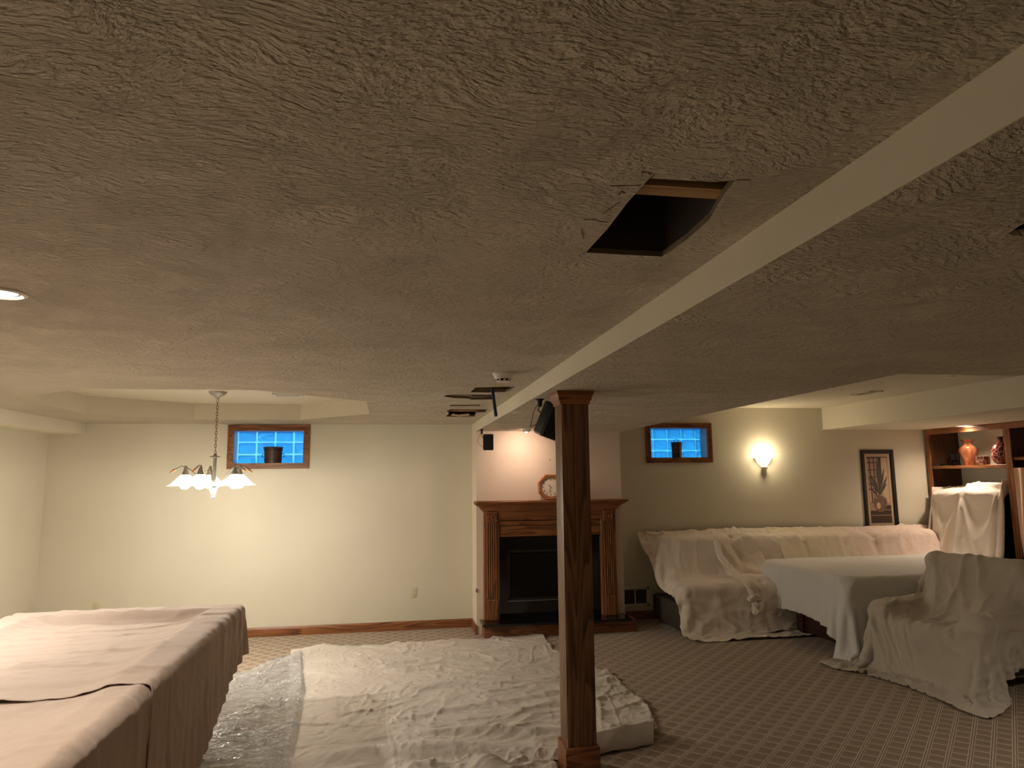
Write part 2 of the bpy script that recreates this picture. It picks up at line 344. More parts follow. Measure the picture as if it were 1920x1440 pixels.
def tube(bm, pts, r, n=10, cap=True):
    pts = [Vector(p) for p in pts]; rs = r if isinstance(r, (list, tuple)) else [r]*len(pts); rings = []
    x = None
    for i, p in enumerate(pts):
        d = (pts[min(i+1, len(pts)-1)]-pts[max(i-1, 0)]).normalized()
        if x is None: x, y = frame_of(d)
        else:
            x = (x-d*x.dot(d)).normalized(); y = d.cross(x)
        rings.append([bm.verts.new(p+(x*math.cos(2*PI*k/n)+y*math.sin(2*PI*k/n))*rs[i]) for k in range(n)])
    for a, b in zip(rings, rings[1:]):
        for k in range(n): bm.faces.new((a[k], a[(k+1) % n], b[(k+1) % n], b[k]))
    if cap: bm.faces.new(rings[0][::-1]); bm.faces.new(rings[-1])
def lathe(bm, prof, n=32, loc=(0, 0, 0), mtx=None):
    rings = []
    for r, z in prof:
        if r < 1e-5: rings.append([bm.verts.new((0, 0, z))])
        else: rings.append([bm.verts.new((r*math.cos(2*PI*k/n), r*math.sin(2*PI*k/n), z)) for k in range(n)])
    for a, b in zip(rings, rings[1:]):
        for k in range(n):
            va = [a[k % len(a)], a[(k+1) % n % len(a)]]; vb = [b[(k+1) % n % len(b)], b[k % len(b)]]
            q = []
            for v in va+vb:
                if v not in q: q.append(v)
            if len(q) > 2: bm.faces.new(q)
    for ring in rings:
        for v in ring: v.co = (mtx @ v.co if mtx else v.co)+Vector(loc)
def prism(bm, poly, z0, z1, mtx=None):
    """extrude polygon (x,y) from z0 to z1"""
    a = [bm.verts.new((x, y, z0)) for x, y in poly]; b = [bm.verts.new((x, y, z1)) for x, y in poly]
    bm.faces.new(a[::-1]); bm.faces.new(b); n = len(a)
    for i in range(n): bm.faces.new((a[i], a[(i+1) % n], b[(i+1) % n], b[i]))
    if mtx:
        for v in a+b: v.co = mtx @ v.co
def sweep_profile(bm, prof, p0, p1, up=(0, 0, 1), out=(0, -1, 0)):
    """straight moulding: prof = list of (out, up) offsets, swept p0 -> p1"""
    p0, p1, up, out = Vector(p0), Vector(p1), Vector(up), Vector(out)
    a = [bm.verts.new(p0+out*u+up*v) for u, v in prof]; b = [bm.verts.new(p1+out*u+up*v) for u, v in prof]
    bm.faces.new(a[::-1]); bm.faces.new(b); n = len(a)
    for i in range(n): bm.faces.new((a[i], a[(i+1) % n], b[(i+1) % n], b[i]))
def finish(bm, smooth=None):
    bmesh.ops.recalc_face_normals(bm, faces=bm.faces)
    if smooth is not None:
        for f in bm.faces: f.smooth = True
        for e in bm.edges:
            e.smooth = not (len(e.link_faces) == 2 and e.calc_face_angle(0) > smooth)
def obj(name, bm, m, parent=None, smooth=0.6, kind=None):
    finish(bm, smooth)
    me = bpy.data.meshes.new(name); bm.to_mesh(me); bm.free()
    me.materials.append(M[m] if isinstance(m, str) else m)
    o = bpy.data.objects.new(name, me); C.objects.link(o)
    if parent: o.parent = parent
    if kind: o['kind'] = kind
    return o
def struct(name, bm, m, smooth=None): return obj(name, bm, m, None, smooth, 'structure')
def thing(name, label, cat, loc=(0, 0, 0), rz=0.0, group=None):
    o = bpy.data.objects.new(name, None); C.objects.link(o); o.location = loc; o.rotation_euler = (0, 0, rz)
    o.empty_display_size = 0.1; o['label'] = label; o['category'] = cat
    if group: o['group'] = group
    return o
def tag(o, label, cat, group=None):
    o['label'] = label; o['category'] = cat
    if group: o['group'] = group
    return o
def dup(root, loc, rz, label=None):
    r = root.copy(); C.objects.link(r); r.location = loc; r.rotation_euler = (0, 0, rz)
    if label: r['label'] = label
    for ch in list(root.children):
        c = ch.copy(); C.objects.link(c); c.parent = r
        for g in ch.children:
            d = g.copy(); C.objects.link(d); d.parent = c
    return r
def fill_holes(bm, outer, holes, to3):
    """planar polygon with holes"""
    es = []
    for lp in [outer]+holes:
        vs = [bm.verts.new(to3(*p)) for p in lp]
        es += [bm.edges.new((vs[i], vs[(i+1) % len(vs)])) for i in range(len(vs))]
    bmesh.ops.triangle_fill(bm, use_beauty=True, use_dissolve=False, edges=es)
def walls_of(bm, loop, a, b, to3):
    """strip between to3(u,v,a) and to3(u,v,b) round a loop"""
    n = len(loop); A = [bm.verts.new(to3(*p, a)) for p in loop]; B = [bm.verts.new(to3(*p, b)) for p in loop]
    for i in range(n): bm.faces.new((A[i], A[(i+1) % n], B[(i+1) % n], B[i]))
# ---------------------------------------------------------------- room shell
def px_loop(pts, z): return [tuple(at(x, y, 2, z)[:2]) for x, y in pts]
octa = [(-2.15, 5.27), (-0.99, 5.27), (-0.235, 5.95), (-0.245, 7.12), (-1.02, 7.90), (-2.12, 7.90), (-2.92, 7.20), (-2.92, 5.95)]
sq_hole = [(0.548, 1.385), (0.700, 1.382), (0.742, 1.366), (0.752, 1.44), (0.790, 1.60), (0.795, 1.75), (0.784, 1.904), (0.66, 1.903), (0.547, 1.898), (0.551, 1.70), (0.545, 1.52)]
slit1 = px_loop([(882, 735.5), (891, 726.5), (920, 726), (945, 725), (966, 725), (958, 731), (948, 735), (915, 736)], H)
slit2 = px_loop([(832, 743.5), (838, 740.5), (860, 739.5), (930, 740), (925, 744), (923, 749), (884, 749.5), (880, 747.5), (850, 746)], H)
slit3 = px_loop([(844, 759), (900, 758.8), (900, 760.6), (844, 761)], H)
slit4 = px_loop([(838, 770), (845, 767.2), (880, 767.5), (914, 767.8), (910, 773), (893, 773.5), (890, 781), (865, 781.5), (836, 781), (842, 775)], H)
HOLES = [sq_hole, slit1, slit2, slit3, slit4]
bm = new(); fill_holes(bm, [(XL, YN), (XB, YN), (XB, YB), (XL, YB)], [octa]+HOLES, lambda x, y: (x, y, H))
struct('ceiling', bm, 'ceiling')
bm = new()
for hl in HOLES: walls_of(bm, hl, H, H+0.016, lambda x, y, z: (x, y, z))
struct('ceiling_cut_edges', bm, 'cut_edge')
def px_strip(bm, pts, w_, z):
    P = [at(x, y, 2, z) for x, y in pts]
    for a, b in zip(P, P[1:]):
        d = (b-a).normalized(); n = Vector((-d.y, d.x, 0))*w_*0.5; prism(bm, [(a-n)[:2], (b-n)[:2], (b+n)[:2], (a+n)[:2]], z-0.0015, z)
bm = new()
for pts, w_ in (([(1131, 400), (1146, 389), (1161, 378)], 0.0016), ([(1095, 412), (1112, 411), (1126, 415), (1140, 416)], 0.0012), ([(1380, 337), (1408, 337)], 0.0010), ([(1218, 335), (1226, 328)], 0.0022), ([(1353, 334), (1362, 324)], 0.0010),
                ([(1098, 474), (1092, 475)], 0.002), ([(1143, 348), (1172, 348), (1202, 347)], 0.0009), ([(1203, 323), (1213, 322), (1221, 327)], 0.002), ([(1160, 364), (1166, 358), (1171, 362)], 0.003), ([(1090, 430), (1094, 447)], 0.0014), ([(1326, 408), (1334, 403)], 0.003), ([(1250, 478), (1292, 440), (1330, 402)], 0.0008)):
    px_strip(bm, pts, w_, H)
struct('ceiling_cracks', bm, 'cut_edge')
bm = new(); walls_of(bm, octa, H, TRAY_L, lambda x, y, z: (x, y, z)); prism(bm, [(p[0], p[1]) for p in octa], TRAY_L, TRAY_L+0.02)
struct('ceiling_tray_left', bm, 'wall_smooth')
# lower ceiling, with the gap of the right-hand tray and the small broken hole
hole_r = px_loop([(1891, 438.5), (1897, 433), (1903, 429), (1912, 423), (1922, 419), (1940, 423), (1945, 436), (1925, 441), (1904, 443)], HL)
low = [(XB, YN), (XW, YN), (XW, 0.9), (XT+0.75, 0.9), (XT+0.75, 3.36), (XT, 3.36), (XT, YB), (XB, YB)]
bm = new(); fill_holes(bm, low, [hole_r], lambda x, y: (x, y, HL)); walls_of(bm, hole_r, HL, HL+0.016, lambda x, y, z: (x, y, z))
struct('ceiling_lower', bm, 'ceiling')
bm = new(); box(bm, XB-0.004, YN, HL, XB, YB, H); struct('wall_ceiling_step', bm, 'wall_smooth')
# right tray: faces, ceiling and the soffit along the cabinets
trv = (1600+1652)/2
bm = new()
v = [bm.verts.new(p) for p in ((XT, 0.9, TRAY_R), (XS, 0.9, TRAY_R), (XS, YB, TRAY_R), (XT, YB, TRAY_R))]; bm.faces.new(v)
for a, b in (((XT, YB), (XT, 3.36)), ((XT, 3.36), (XT+0.75, 3.36)), ((XT+0.75, 3.36), (XT+0.75, 0.9)), ((XT+0.75, 0.9), (XS, 0.9))):
    bm.faces.new([bm.verts.new(p) for p in ((*a, HL), (*b, HL), (*b, TRAY_R), (*a, TRAY_R))])
struct('ceiling_tray_right', bm, 'wall_smooth')
bm = new(); box(bm, XS, 0.9, HS, XW, YB, TRAY_R); struct('ceiling_soffit_right', bm, 'wall_smooth')
bm = new(); box(bm, XL, YN, 2.28, -3.42, YB, H); struct('ceiling_soffit_left', bm, 'wall_smooth')

bm = new(); v = [bm.verts.new(p) for p in ((XL, YN, 0), (XW, YN, 0), (XW, YB, 0), (XL, YB, 0))]; bm.faces.new(v); struct('floor', bm, 'carpet')
# back wall with the two window openings (wall 0.24 thick)
def win_rect(x0, y0, x1, y1):
    a = at(x0, y0, 1, YB); b = at(x1, y1, 1, YB); return a.x, b.z, b.x, a.z      # left, bottom, right, top of the casing
W1 = (-1.897, 1.878, -0.985, 2.385); W2 = (3.172, 1.915, 4.072, 2.425)
CAS = 0.066
def inner(w): return (w[0]+CAS, w[1]+CAS, w[2]-CAS, w[3]-CAS)
bm = new()
rects = []
for w_ in (W1, W2):
    x0, z0, x1, z1 = inner(w_); rects.append([(x0, z0), (x1, z0), (x1, z1), (x0, z1)])
fill_holes(bm, [(XL, 0), (XW, 0), (XW, 2.90), (XL, 2.90)], rects, lambda x, z: (x, YB, z))
struct('wall_back', bm, 'wall')
for i, w_ in enumerate((W1, W2)):
    x0, z0, x1, z1 = inner(w_)
    bm = new()
    for (a, b) in (((x0, z0), (x1, z0)), ((x1, z0), (x1, z1)), ((x1, z1), (x0, z1)), ((x0, z1), (x0, z0))):
        bm.faces.new([bm.verts.new(p) for p in ((a[0], YB, a[1]), (b[0], YB, b[1]), (b[0], YB+0.22, b[1]), (a[0], YB+0.22, a[1]))])
    wn = struct('window_%d' % (i+1), bm, 'vinyl')
    # oak casing: four mitred boards with a stepped profile
    bm = new(); t = 0.022
    for k, (d0, d1, th) in enumerate(((0.0, 0.016, 0.030), (0.016, 0.050, 0.020), (0.050, 0.066, 0.026))):
        X0, Z0, X1, Z1 = w_
        o0 = (X0+d0, Z0+d0, X1-d0, Z1-d0); o1 = (X0+d1, Z0+d1, X1-d1, Z1-d1)
        def ring(r, y): return [bm.verts.new(p) for p in ((r[0], y, r[1]), (r[2], y, r[1]), (r[2], y, r[3]), (r[0], y, r[3]))]
        f0, f1, b0, b1 = ring(o0, YB-th), ring(o1, YB-th), ring(o0, YB), ring(o1, YB)
        for q in range(4):
            n_ = (q+1) % 4
            bm.faces.new((f0[q], f0[n_], f1[n_], f1[q])); bm.faces.new((f0[q], b0[q], b0[n_], f0[n_])); bm.faces.new((f1[q], f1[n_], b1[n_], b1[q]))
    obj('window_frame', bm, 'oakX', wn, None)
    bm = new(); j = new()
    pw, ph = (0.212, 0.146) if i == 0 else (0.196, 0.148)
    jp = at(481, 829, 1, YB+0.15) if i == 0 else at(1252, 823.5, 1, YB+0.15)
    ox = jp.x-3*pw; zz = jp.z-0.0001
    for r in range(-1, 5):
        for c in range(9):
            xa, xb = ox+c*pw+0.012, ox+(c+1)*pw-0.012
            za, zb = zz-r*ph+0.010, zz-(r-1)*ph-0.010
            xa, xb, za, zb = max(xa, x0), min(xb, x1), max(za, z0), min(zb, z1)
            if xb-xa > 0.02 and zb-za > 0.02:
                bevbox(bm, xa, YB+0.15, za, xb, YB+0.21, zb, 0.008, 2)
    obj('glass_blocks', bm, 'glass_block', wn)
    box(j, x0, YB+0.175, z0, x1, YB+0.19, z1); obj('block_joints', j, 'joint', wn, None)
bm = new(); v = [bm.verts.new(p) for p in ((XL, YN, 0), (XL, YB, 0), (XL, YB, 2.90), (XL, YN, 2.90))]; bm.faces.new(v); struct('wall_left', bm, 'wall')
bm = new(); v = [bm.verts.new(p) for p in ((XW, YN, 0), (XW, YB, 0), (XW, YB, 2.90), (XW, YN, 2.90))]; bm.faces.new(v); struct('wall_right', bm, 'wall')
bm = new(); v = [bm.verts.new(p) for p in ((XL, YN, 0), (XW, YN, 0), (XW, YN, 2.90), (XL, YN, 2.90))]; bm.faces.new(v); struct('wall_front', bm, 'wall')
# floor framing above the broken ceiling: subfloor and joists (seen through the holes)
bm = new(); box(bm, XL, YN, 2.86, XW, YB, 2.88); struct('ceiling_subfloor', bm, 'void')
bm = new()
for y in (1.462, 5.6, 6.95): box(bm, 0.1, y, H+0.02, XB+0.35, y+0.055, H+0.10)
struct('ceiling_joists', bm, 'joist')
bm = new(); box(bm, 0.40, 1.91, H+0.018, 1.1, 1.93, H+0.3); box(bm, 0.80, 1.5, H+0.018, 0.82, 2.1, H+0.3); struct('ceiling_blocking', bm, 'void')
bm = new(); box(bm, 0.35, 4.7, H+0.10, 0.9, 7.5, H+0.3); struct('ceiling_duct', bm, 'duct')
# chimney breast
bm = new(); XCR = 2.69
for q in (((XB-0.004, YB), (XB-0.004, YC)), ((XB-0.004, YC), (XCR, YC)), ((XCR, YC), (XCR, YB))):
    bm.faces.new([bm.verts.new(p) for p in ((*q[0], 0), (*q[1], 0), (*q[1], HL if q[0][0] != XB-0.004 or q[1][0] != XB-0.004 else HL), (*q[0], HL))])
struct('wall_chimney', bm, 'chimney')
# baseboards
BP = [(0, 0), (0.016, 0), (0.016, 0.075), (0.011, 0.090), (0.007, 0.098), (0, 0.10)]
bm = new(); sweep_profile(bm, BP, (XL, YB, 0), (XB, YB, 0)); struct('baseboard_back', bm, 'oakX')
bm = new(); sweep_profile(bm, BP, (XB-0.004, YB, 0), (XB-0.004, YC-0.014, 0), out=(-1, 0, 0)); struct('baseboard_chimney', bm, 'oakY')
bm = new(); sweep_profile(bm, BP, (XCR, YB, 0), (XW-0.45, YB, 0)); struct('baseboard_back_right', bm, 'oakX')
bm = new(); sweep_profile(bm, BP, (XCR, YC, 0), (XCR, YB, 0), out=(1, 0, 0)); struct('baseboard_chimney_right', bm, 'oakY')

# torn drywall flakes hanging in the holes
def flake(name, pts, z, dz, m='gypsum', label=None):
    P3 = px_loop(pts, z); bm = new(); prism(bm, P3, z-dz, z-dz+0.010); return tag(obj(name, bm, m, None, None), label, 'drywall scrap')
flake('drywall_flake', [(884, 744.5), (925, 744), (921, 748), (884, 748.5)], H, -0.02, 'paper', 'brown strip of torn drywall paper inside the second ceiling slit, near the blue pipe')
flake('drywall_flake', [(846, 779), (852, 777), (862, 778.5), (880, 777), (878, 780), (860, 780.6)], H, 0.001, 'mount', 'pale torn drywall scrap in the jagged ceiling slit closest to the wall')
# ---- blue pipe
a = at(905, 729, 2, H+0.05); p0 = Vector((a.x, 4.98, H+0.10)); b = at(930, 780, 1, 4.90)
bm = new(); tube(bm, [p0, p0.lerp(b, 0.4), b], [0.011, 0.011, 0.012], 14)
tag(obj('blue_pipe', bm, 'blue'), 'dark blue plastic pipe dangling from the torn slit in the ceiling', 'pipe')

# ---------------------------------------------------------------- oak column
def column():
    t = thing('oak_post', 'square oak support post with flared capital and plinth, in front of the fireplace', 'post', (1.1235, 4.33, 0))
    h = 0.0885; hy = 0.09
    bm = new(); bevbox(bm, -h, -hy, 0.14, h, hy, HL-0.06, 0.003, 2); obj('shaft', bm, M['post_oak'], t)
    bm = new()
    prof = [(0.0, -0.085), (0.006, -0.085), (0.008, -0.068), (0.016, -0.060), (0.020, -0.040), (0.030, -0.018), (0.032, -0.001), (0, -0.001)]
    rings = []
    for u, v in prof: rings.append([bm.verts.new((sx*(h+u), sy*(hy+u), HL+v)) for sx, sy in ((-1, -1), (1, -1), (1, 1), (-1, 1))])
    for a, b in zip(rings, rings[1:]):
        for k in range(4): bm.faces.new((a[k], a[(k+1) % 4], b[(k+1) % 4], b[k]))
    obj('capital', bm, 'oakX', t, None)
    bm = new(); bevbox(bm, -h-0.017, -hy-0.017, 0, h+0.017, hy+0.017, 0.16, 0.004, 2); obj('plinth', bm, 'oakX', t)
M['post_oak'] = oak('post_oak_figure', (0.040, 0.017, 0.008), (0.29, 0.148, 0.072), 'Z', 0.9)
column()

# ---------------------------------------------------------------- fireplace
def fireplace():
    t = thing('fireplace', 'oak fireplace mantel with fluted pilasters and black gas firebox below the clock', 'fireplace', (1.80, YC, 0))
    ox, oy = 1.80, YC
    def B(bm, x0, y0, z0, x1, y1, z1, r=0.003): bevbox(bm, x0-ox, y0-oy, z0, x1-ox, y1-oy, z1, r, 1)
    F = YC-0.10                                            # face of the surround
    L0, L1, R0, R1 = 1.02, 1.195, 2.395, 2.575             # outer/inner edges of the two legs
    TOP = 1.375; OP = 1.078; HB = 0.165
    # header boards
    bm = new(); B(bm, L1, F+0.012, OP, R0, YC-0.002, 1.20); B(bm, L1-0.02, F+0.004, 1.205, R0+0.02, YC-0.002, 1.255); obj('header_board', bm, 'oakX', t)
    bm = new(); B(bm, L1-0.02, F-0.002, 1.262, R0+0.02, YC-0.002, TOP); obj('frieze_board', bm, 'oakX', t)
    # crown moulding with dentils + shelf
    MX0, MX1 = 0.915, 2.69; MY = YC-0.26
    bm = new()
    prof = [(0.0, TOP-0.01), (0.012, TOP), (0.02, TOP+0.015), (0.03, TOP+0.018), (0.045, TOP+0.045), (0.085, TOP+0.065), (0.10, TOP+0.085), (0.0, TOP+0.085)]
    y0_, x0_, x1_ = F, L0-0.01, R1+0.01
    rings = [[bm.verts.new((x0_-u-ox, YC-0.002-oy, v)), bm.verts.new((x0_-u-ox, y0_-u-oy, v)), bm.verts.new((x1_+u-ox, y0_-u-oy, v)), bm.verts.new((x1_+u-ox, YC-0.002-oy, v))] for u, v in prof]
    for a, b in zip(rings, rings[1:]):
        for k in range(3): bm.faces.new((a[k], a[k+1], b[k+1], b[k]))
    obj('crown_moulding', bm, 'oakX', t, None)
    bm = new(); n = 44
    for k in range(n):
        x = x0_-0.02+(x1_-x0_+0.04)*(k+0.5)/n; box(bm, x-0.010-ox, F-0.058-oy, TOP+0.040, x+0.010-ox, F-0.030-oy, TOP+0.060)
    obj('dentil_trim', bm, 'oakX', t, None)
    bm = new(); B(bm, MX0, MY, TOP+0.085, MX1, YC-0.002, TOP+0.11, 0.006); obj('mantel_shelf', bm, 'oakX', t)
    for s, (a, b) in enumerate(((L0, L1), (R0, R1))):
        c = (a+b)/2; fx0, fx1 = c-0.055, c+0.055
        bm = new(); B(bm, a, F, HB, b, YC-0.002, TOP-0.005, 0.004); leg = obj('pilaster', bm, 'oakZ', t)
        bm = new(); w_ = (fx1-fx0)/9                       # fluted panel: raised ribs
        for k in range(5):
            xx = fx0+w_*(2*k+0.5); tube(bm, [(xx-ox, F-0.004-oy, HB+0.24), (xx-ox, F-0.004-oy, TOP-0.145)], w_*0.62, 8)
        obj('fluting', bm, 'oakZ', leg)
        bm = new(); B(bm, fx0-0.008, F-0.022, HB+0.001, fx1+0.008, F, HB+0.225, 0.004); obj('plinth_block', bm, 'oakZ', leg)
        bm = new(); B(bm, fx0-0.008, F-0.020, TOP-0.14, fx1+0.008, F, TOP-0.015, 0.003)
        lathe(bm, [(0.047, 0), (0.046, 0.006), (0.040, 0.008), (0.034, 0.001), (0.020, 0.001), (0.016, 0.007), (0.0, 0.009)], 28, (c-ox, F-0.020-oy, TOP-0.078), Matrix.Rotation(PI/2, 4, 'X'))
        obj('rosette_block', bm, 'oakX', leg)
    # black surround, firebox with glass front
    bm = new(); y = YC-0.03
    fill_holes(bm, [(L1, HB), (R0, HB), (R0, OP), (L1, OP)], [[(1.30, 0.36), (2.29, 0.36), (2.29, 0.92), (1.30, 0.92)]], lambda x, z: (x-ox, y-oy, z))
    obj('black_surround', bm, 'granite', t, None)
    bm = new()
    for (x0, z0, x1, z1) in ((1.30, 0.36, 1.325, 0.92), (2.265, 0.36, 2.29, 0.92), (1.30, 0.895, 2.29, 0.92), (1.30, 0.36, 2.29, 0.385)): B(bm, x0, y-0.008, z0, x1, y+0.01, z1, 0.002)
    obj('firebox_frame', bm, 'firebox', t)
    bm = new(); B(bm, 1.295, y-0.014, 0.352, 2.295, y-0.006, 0.359, 0.001); obj('steel_strip', bm, 'steel_line', t)
    bm = new(); B(bm, 1.33, y-0.012, 0.855, 2.26, y-0.004, 0.860, 0.001)
    for k in range(5): B(bm, 1.33, y-0.010, 0.925+k*0.026, 2.26, y-0.004, 0.928+k*0.026, 0.001)
    obj('louvre_lines', bm, 'firebox', t)
    bm = new(); D = 0.32
    for q in (((1.325, 0.385, 0), (1.42, 0.385, D)), ):
        pass
    f = [(1.325, 0), (2.265, 0), (2.13, D), (1.46, D)]
    def q3(p, z): return bm.verts.new((p[0]-ox, y+0.012+p[1]-oy, z))
    for a, b in ((f[0], f[3]), (f[3], f[2]), (f[2], f[1])): bm.faces.new((q3(a, .385), q3(b, .385), q3(b, .895), q3(a, .895)))
    bm.faces.new([q3(p, .385) for p in f]); bm.faces.new([q3(p, .895) for p in f])
    obj('firebox', bm, 'firebox', t, None)
    for k, (p, q, r) in enumerate((((1.45, 0.16, 0.44), (2.12, 0.15, 0.45), 0.048), ((1.55, 0.09, 0.43), (1.95, 0.08, 0.44), 0.042), ((1.60, 0.14, 0.52), (1.92, 0.10, 0.60), 0.036), ((1.98, 0.10, 0.52), (1.72, 0.16, 0.66), 0.032))):
        bm = new(); P, Q = Vector((p[0]-ox, p[1]+y-oy, p[2])), Vector((q[0]-ox, q[1]+y-oy, q[2]))
        pts = [P.lerp(Q, i/8)+Vector((0, 0.006*math.sin(i*2.1+k), 0.008*math.sin(i*1.7+k))) for i in range(9)]
        tube(bm, pts, [r*(0.75+0.25*math.sin(i*1.3+k)**2) for i in range(9)], 12); obj('ceramic_log', bm, 'log', t)
    bm = new(); B(bm, 1.326, y+0.001, 0.386, 2.264, y+0.005, 0.894, 0.001); g = obj('glass_pane', bm, M['fire_glass'], t)
    # raised hearth
    bm = new(); B(bm, 0.975, YC-0.33, HB-0.028, 2.665, YC-0.012, HB, 0.005); obj('hearth_slab', bm, 'granite', t)
    bm = new(); B(bm, 1.00, YC-0.235, 0.0, 2.745, YC-0.014, HB-0.028, 0.003); obj('hearth_base', bm, 'oakX', t)
mg, nt, b = mat('tinted_fire_glass'); b.inputs['Base Color'].default_value = (0.10, 0.10, 0.10, 1); b.inputs['Roughness'].default_value = 0.05
b.inputs['Transmission Weight'].default_value = 1.0; b.inputs['IOR'].default_value = 1.3; M['fire_glass'] = mg
fireplace()

# ---------------------------------------------------------------- clock on the mantel
def clock():
    c = at(1031.5, 912, 1, YC-0.10); R = 0.158; ztop = 1.375+0.11
    t = thing('mantel_clock', 'octagonal oak clock with cream dial leaning on the mantel shelf', 'clock', (c.x, YC-0.10, ztop))
    cz = R*math.cos(PI/8)
    mt = Matrix.Rotation(PI/2, 4, 'X')
    def octo(r, off=PI/8): return [(r*math.cos(off+k*PI/4), r*math.sin(off+k*PI/4)) for k in range(8)]
    M_ = Matrix.Translation((0, 0, cz)) @ Matrix.Rotation(-0.10, 4, 'X') @ Matrix.Rotation(PI/2, 4, 'X')
    bm = new(); o, i_ = octo(R), octo(R*0.76)
    A = [bm.verts.new((*p, 0)) for p in o]; B_ = [bm.verts.new((*p, 0.030)) for p in o]; D = [bm.verts.new((p[0]*0.93, p[1]*0.93, 0.042)) for p in o]; E_ = [bm.verts.new((*p, 0.034)) for p in i_]; G = [bm.verts.new((*p, 0.022)) for p in i_]
    bm.faces.new(A)
    for a, b in ((A, B_), (B_, D), (D, E_), (E_, G)):
        for k in range(8): bm.faces.new((a[k], a[(k+1) % 8], b[(k+1) % 8], b[k]))
    for v in bm.verts: v.co = M_ @ v.co
    obj('clock_case', bm, 'clock_oak', t, None)
    bm = new(); lathe(bm, [(R*0.70, 0.024), (R*0.70, 0.036), (R*0.735, 0.038), (R*0.76, 0.030)], 48, mtx=M_); obj('bezel', bm, 'gold', t)
    bm = new(); lathe(bm, [(R*0.76, 0.023), (0, 0.023)], 48, mtx=M_); face = obj('dial', bm, 'clock_face', t, None)
    for k in range(1, 13):
        cu = bpy.data.curves.new('numeral', 'FONT'); cu.body = str(k); cu.size = 0.027; cu.align_x = 'CENTER'; cu.align_y = 'CENTER'; cu.extrude = 0.0004; cu.offset = 0.0004
        tmp = bpy.data.objects.new('numeral', cu); C.objects.link(tmp)
        me = bpy.data.meshes.new_from_object(tmp.evaluated_get(bpy.context.evaluated_depsgraph_get())); bpy.data.objects.remove(tmp)
        a = PI/2-k*PI/6; me.transform(M_ @ Matrix.Translation((R*0.56*math.cos(a), R*0.56*math.sin(a), 0.0245)))
        me.materials.clear(); me.materials.append(M['ink']); o_ = bpy.data.objects.new('numeral', me); C.objects.link(o_); o_.parent = face
    bm = new()
    for k in range(60):
        a = k*PI/30; r0 = R*0.655; w_ = 0.0012 if k % 5 == 0 else 0.0006
        box(bm, r0, -w_, 0.0238, r0+0.004, w_, 0.0245, M_ @ Matrix.Rotation(a, 4, 'Z'))
    obj('minute_track', bm, 'ink', face, None)
    for nm, hrs, ln, wd in (('hour_hand', 10.53/12, 0.042, 0.005), ('minute_hand', 32/60, 0.068, 0.0032)):
        bm = new(); a = PI/2-2*PI*hrs; Rz = Matrix.Rotation(a, 4, 'Z')
        prism(bm, [(-0.010, -wd*0.5), (ln*0.55, -wd*0.35), (ln*0.7, -wd*1.1), (ln, 0), (ln*0.7, wd*1.1), (ln*0.55, wd*0.35), (-0.010, wd*0.5)], 0.026, 0.0268, M_ @ Rz)
        obj(nm, bm, 'ink', t, None)
clock()

# ---------------------------------------------------------------- recessed ceiling lights
def can_light(name, x, y, z, r, label, lit=True, power=0, color=WARM, half=False, spot=2.3):
    t = thing(name, label, 'ceiling light', (x, y, z))
    bm = new(); lathe(bm, [(r*1.30, 0), (r*1.30, -0.004), (r*1.12, -0.009), (r*1.0, -0.004), (r*0.96, 0.012), (r*1.0, 0.012)], 40); obj('trim_ring', bm, 'white_plastic', t)
    bm = new(); lathe(bm, [(0, -0.006), (r*0.5, -0.005), (r*0.98, 0.002), (r*0.98, 0.010), (0, 0.010)], 40); obj('lamp_face', bm, 'can_lit', t)
    if power: add_light(name+'_beam', 'SPOT', (x, y, z-0.02), power, color, r*0.8, (0, 0, 0), spot, 0.9)
    return t
can_light('recessed_light', -1.345, 2.59, H, 0.062, 'lit recessed light in the textured ceiling above the covered pool table', power=42, spot=2.3)
p = at(1807, 798, 2, HS); can_light('recessed_light', p.x, p.y, HS, 0.085, 'lit recessed light in the soffit in front of the oak shelves', power=30, spot=2.7, color=(1, 0.78, 0.58))
# unseen lamps for light from the left, the rear ones added for ceiling bounce
for (x, y, pw, lb, sp_) in ((-2.9, 4.4, 110, 'unseen lit recessed light over the far side of the pool table, toward the bare wall', 2.75), (-2.95, 0.6, 55, 'added unseen recessed light in the ceiling corner behind the pool table', 2.15), (-2.9, -1.7, 10, 'added unseen recessed light in the ceiling behind the camera, nearest the left wall', 2.15)):
    can_light('recessed_light', x, y, H, 0.062, lb, power=pw, spot=sp_, color=NEUT)
can_light('recessed_light', 4.7, 2.5, TRAY_R, 0.062, 'added unseen recessed light in the raised tray ceiling, in front of the armchair', power=52, spot=2.2, color=WARM)  # unseen lamp added to brighten the sheets and carpet on the right
# eyeball spot over the mantel
p = at(988, 803, 2, HL); EX, EY = p.x, 7.62
t = thing('eyeball_spotlight', 'small eyeball spotlight in the lower ceiling aimed at the chimney wall', 'ceiling light', (EX, EY, HL))
bm = new(); lathe(bm, [(0.085, 0), (0.085, -0.004), (0.06, -0.008), (0.055, 0)], 36); obj('trim_ring', bm, 'white_plastic', t)
bm = new(); lathe(bm, [(0.055, 0.0), (0.053, -0.014), (0.045, -0.028), (0.030, -0.036), (0, -0.038)], 32, mtx=Matrix.Rotation(-0.35, 4, 'X')); obj('eyeball', bm, 'white_plastic', t)
bm = new(); lathe(bm, [(0.0, -0.0395), (0.028, -0.037)], 24, mtx=Matrix.Rotation(0.75, 4, 'X')); obj('lamp_face', bm, 'can_lit', t)
add_light('eyeball_beam', 'SPOT', (EX, EY+0.03, HL-0.05), 6.5, (1.0, 0.70, 0.54), 0.06, (0.85, 0, 0), 2.7, 1.0)
